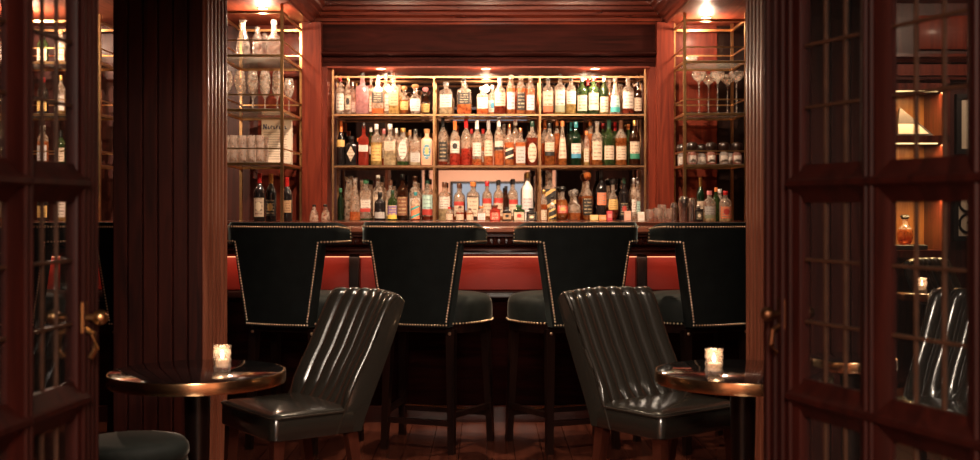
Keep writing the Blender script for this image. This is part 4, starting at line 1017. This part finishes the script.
for i, xx in enumerate((-2.2, -.6, .6)):
    spot((xx, 6.0, ZC), 120*K, 96, 1.0, lab='recessed downlight above the bar stools, %s from left' % ORD[i], color=(1,.74,.5), target=(xx, 6.2, 0))
spot((-.30, 3.35, ZC), 85*K, 100, .8, lab='recessed downlight before the left candle table', color=(1,.80,.62), size=.15, target=(-.5, 4.3, .6))
spot((.35, 3.35, ZC), 85*K, 100, .8, lab='recessed downlight before the right candle table', color=(1,.80,.62), size=.15, target=(.55, 4.3, .6))
spot((3.3, 7.1, ZS), 24*K, 110, .7, lab='added spot brightening the panel above the cabinet', target=(3.5, 8.3, 1.9))  # added only to brighten the panel, no known fixture there
spot((1.9, 3.6, ZC), 22*K, 90, .7, lab='recessed downlight before the chair behind the right door', color=(1,.82,.64), size=.05)
# under-counter strip light of the bar
l = bpy.data.lights.new('bar_strip_light', 'AREA'); l.shape = 'RECTANGLE'; l.size = 6.6; l.size_y = .03; l.energy = 2.4*K; l.color = (1,.6,.4)
o = bpy.data.objects.new('bar_strip_light', l); col.objects.link(o); o.location = ((BX0+BX1)/2, 6.4+.17, .95); o.rotation_euler = (R(12),0,0)
# cabinet strip lights
for i in range(3):
    l = bpy.data.lights.new('cabinet_strip_light', 'AREA'); l.shape = 'RECTANGLE'; l.size = .5; l.size_y = .02; l.energy = 3.4*K; l.color = (1,.62,.26)
    o = bpy.data.objects.new('cabinet_strip_light', l); col.objects.link(o); o.location = ((cx0+cx1)/2, 8.3-.335, lvl[i+1]-.04)
# lobby ceiling light panel
lp = empty('lobby_ceiling_light', (0, -1.6, 2.7)); tag(lp, 'flat lobby ceiling light behind the viewer', 'ceiling light')
MB().rbox(-.6,.6,-.6,.6,-.04,0,.01,1).build('housing', M_STEEL, lp)
l = bpy.data.lights.new('lobby_light', 'AREA'); l.size = 1.1; l.energy = 210*K; l.color = (1,.84,.68)
o = bpy.data.objects.new('lobby_light', l); col.objects.link(o); o.location = (0,-1.6,2.65)

# ------------------------------------------------------------------ world, camera, view
w = bpy.data.worlds.new('World'); sc.world = w; w.use_nodes = True
w.node_tree.nodes['Background'].inputs['Color'].default_value = (.02,.012,.01,1); w.node_tree.nodes['Background'].inputs['Strength'].default_value = .2
cam = bpy.data.cameras.new('Camera'); co = bpy.data.objects.new('Camera', cam); col.objects.link(co)
co.location = (0,0,CZ); co.rotation_euler = (R(90),0,0)
cam.sensor_width = 36; cam.lens = 36*F/980; cam.shift_x = (490-CX)/980; cam.shift_y = (CY-230)/980
cam.clip_start = .05; cam.dof.use_dof = True; cam.dof.focus_distance = 6.2; cam.dof.aperture_fstop = 4.0
sc.camera = co
sc.view_settings.view_transform = 'Standard'; sc.view_settings.look = 'None'; sc.view_settings.exposure = .6; sc.view_settings.gamma = 1; sc.view_settings.use_curve_mapping = False
cy = sc.cycles
cy.use_denoising = True; cy.max_bounces = 14; cy.transparent_max_bounces = 40; cy.glossy_bounces = 6; cy.transmission_bounces = 8; cy.diffuse_bounces = 4
cy.caustics_reflective = False; cy.caustics_refractive = False; cy.sample_clamp_indirect = 6
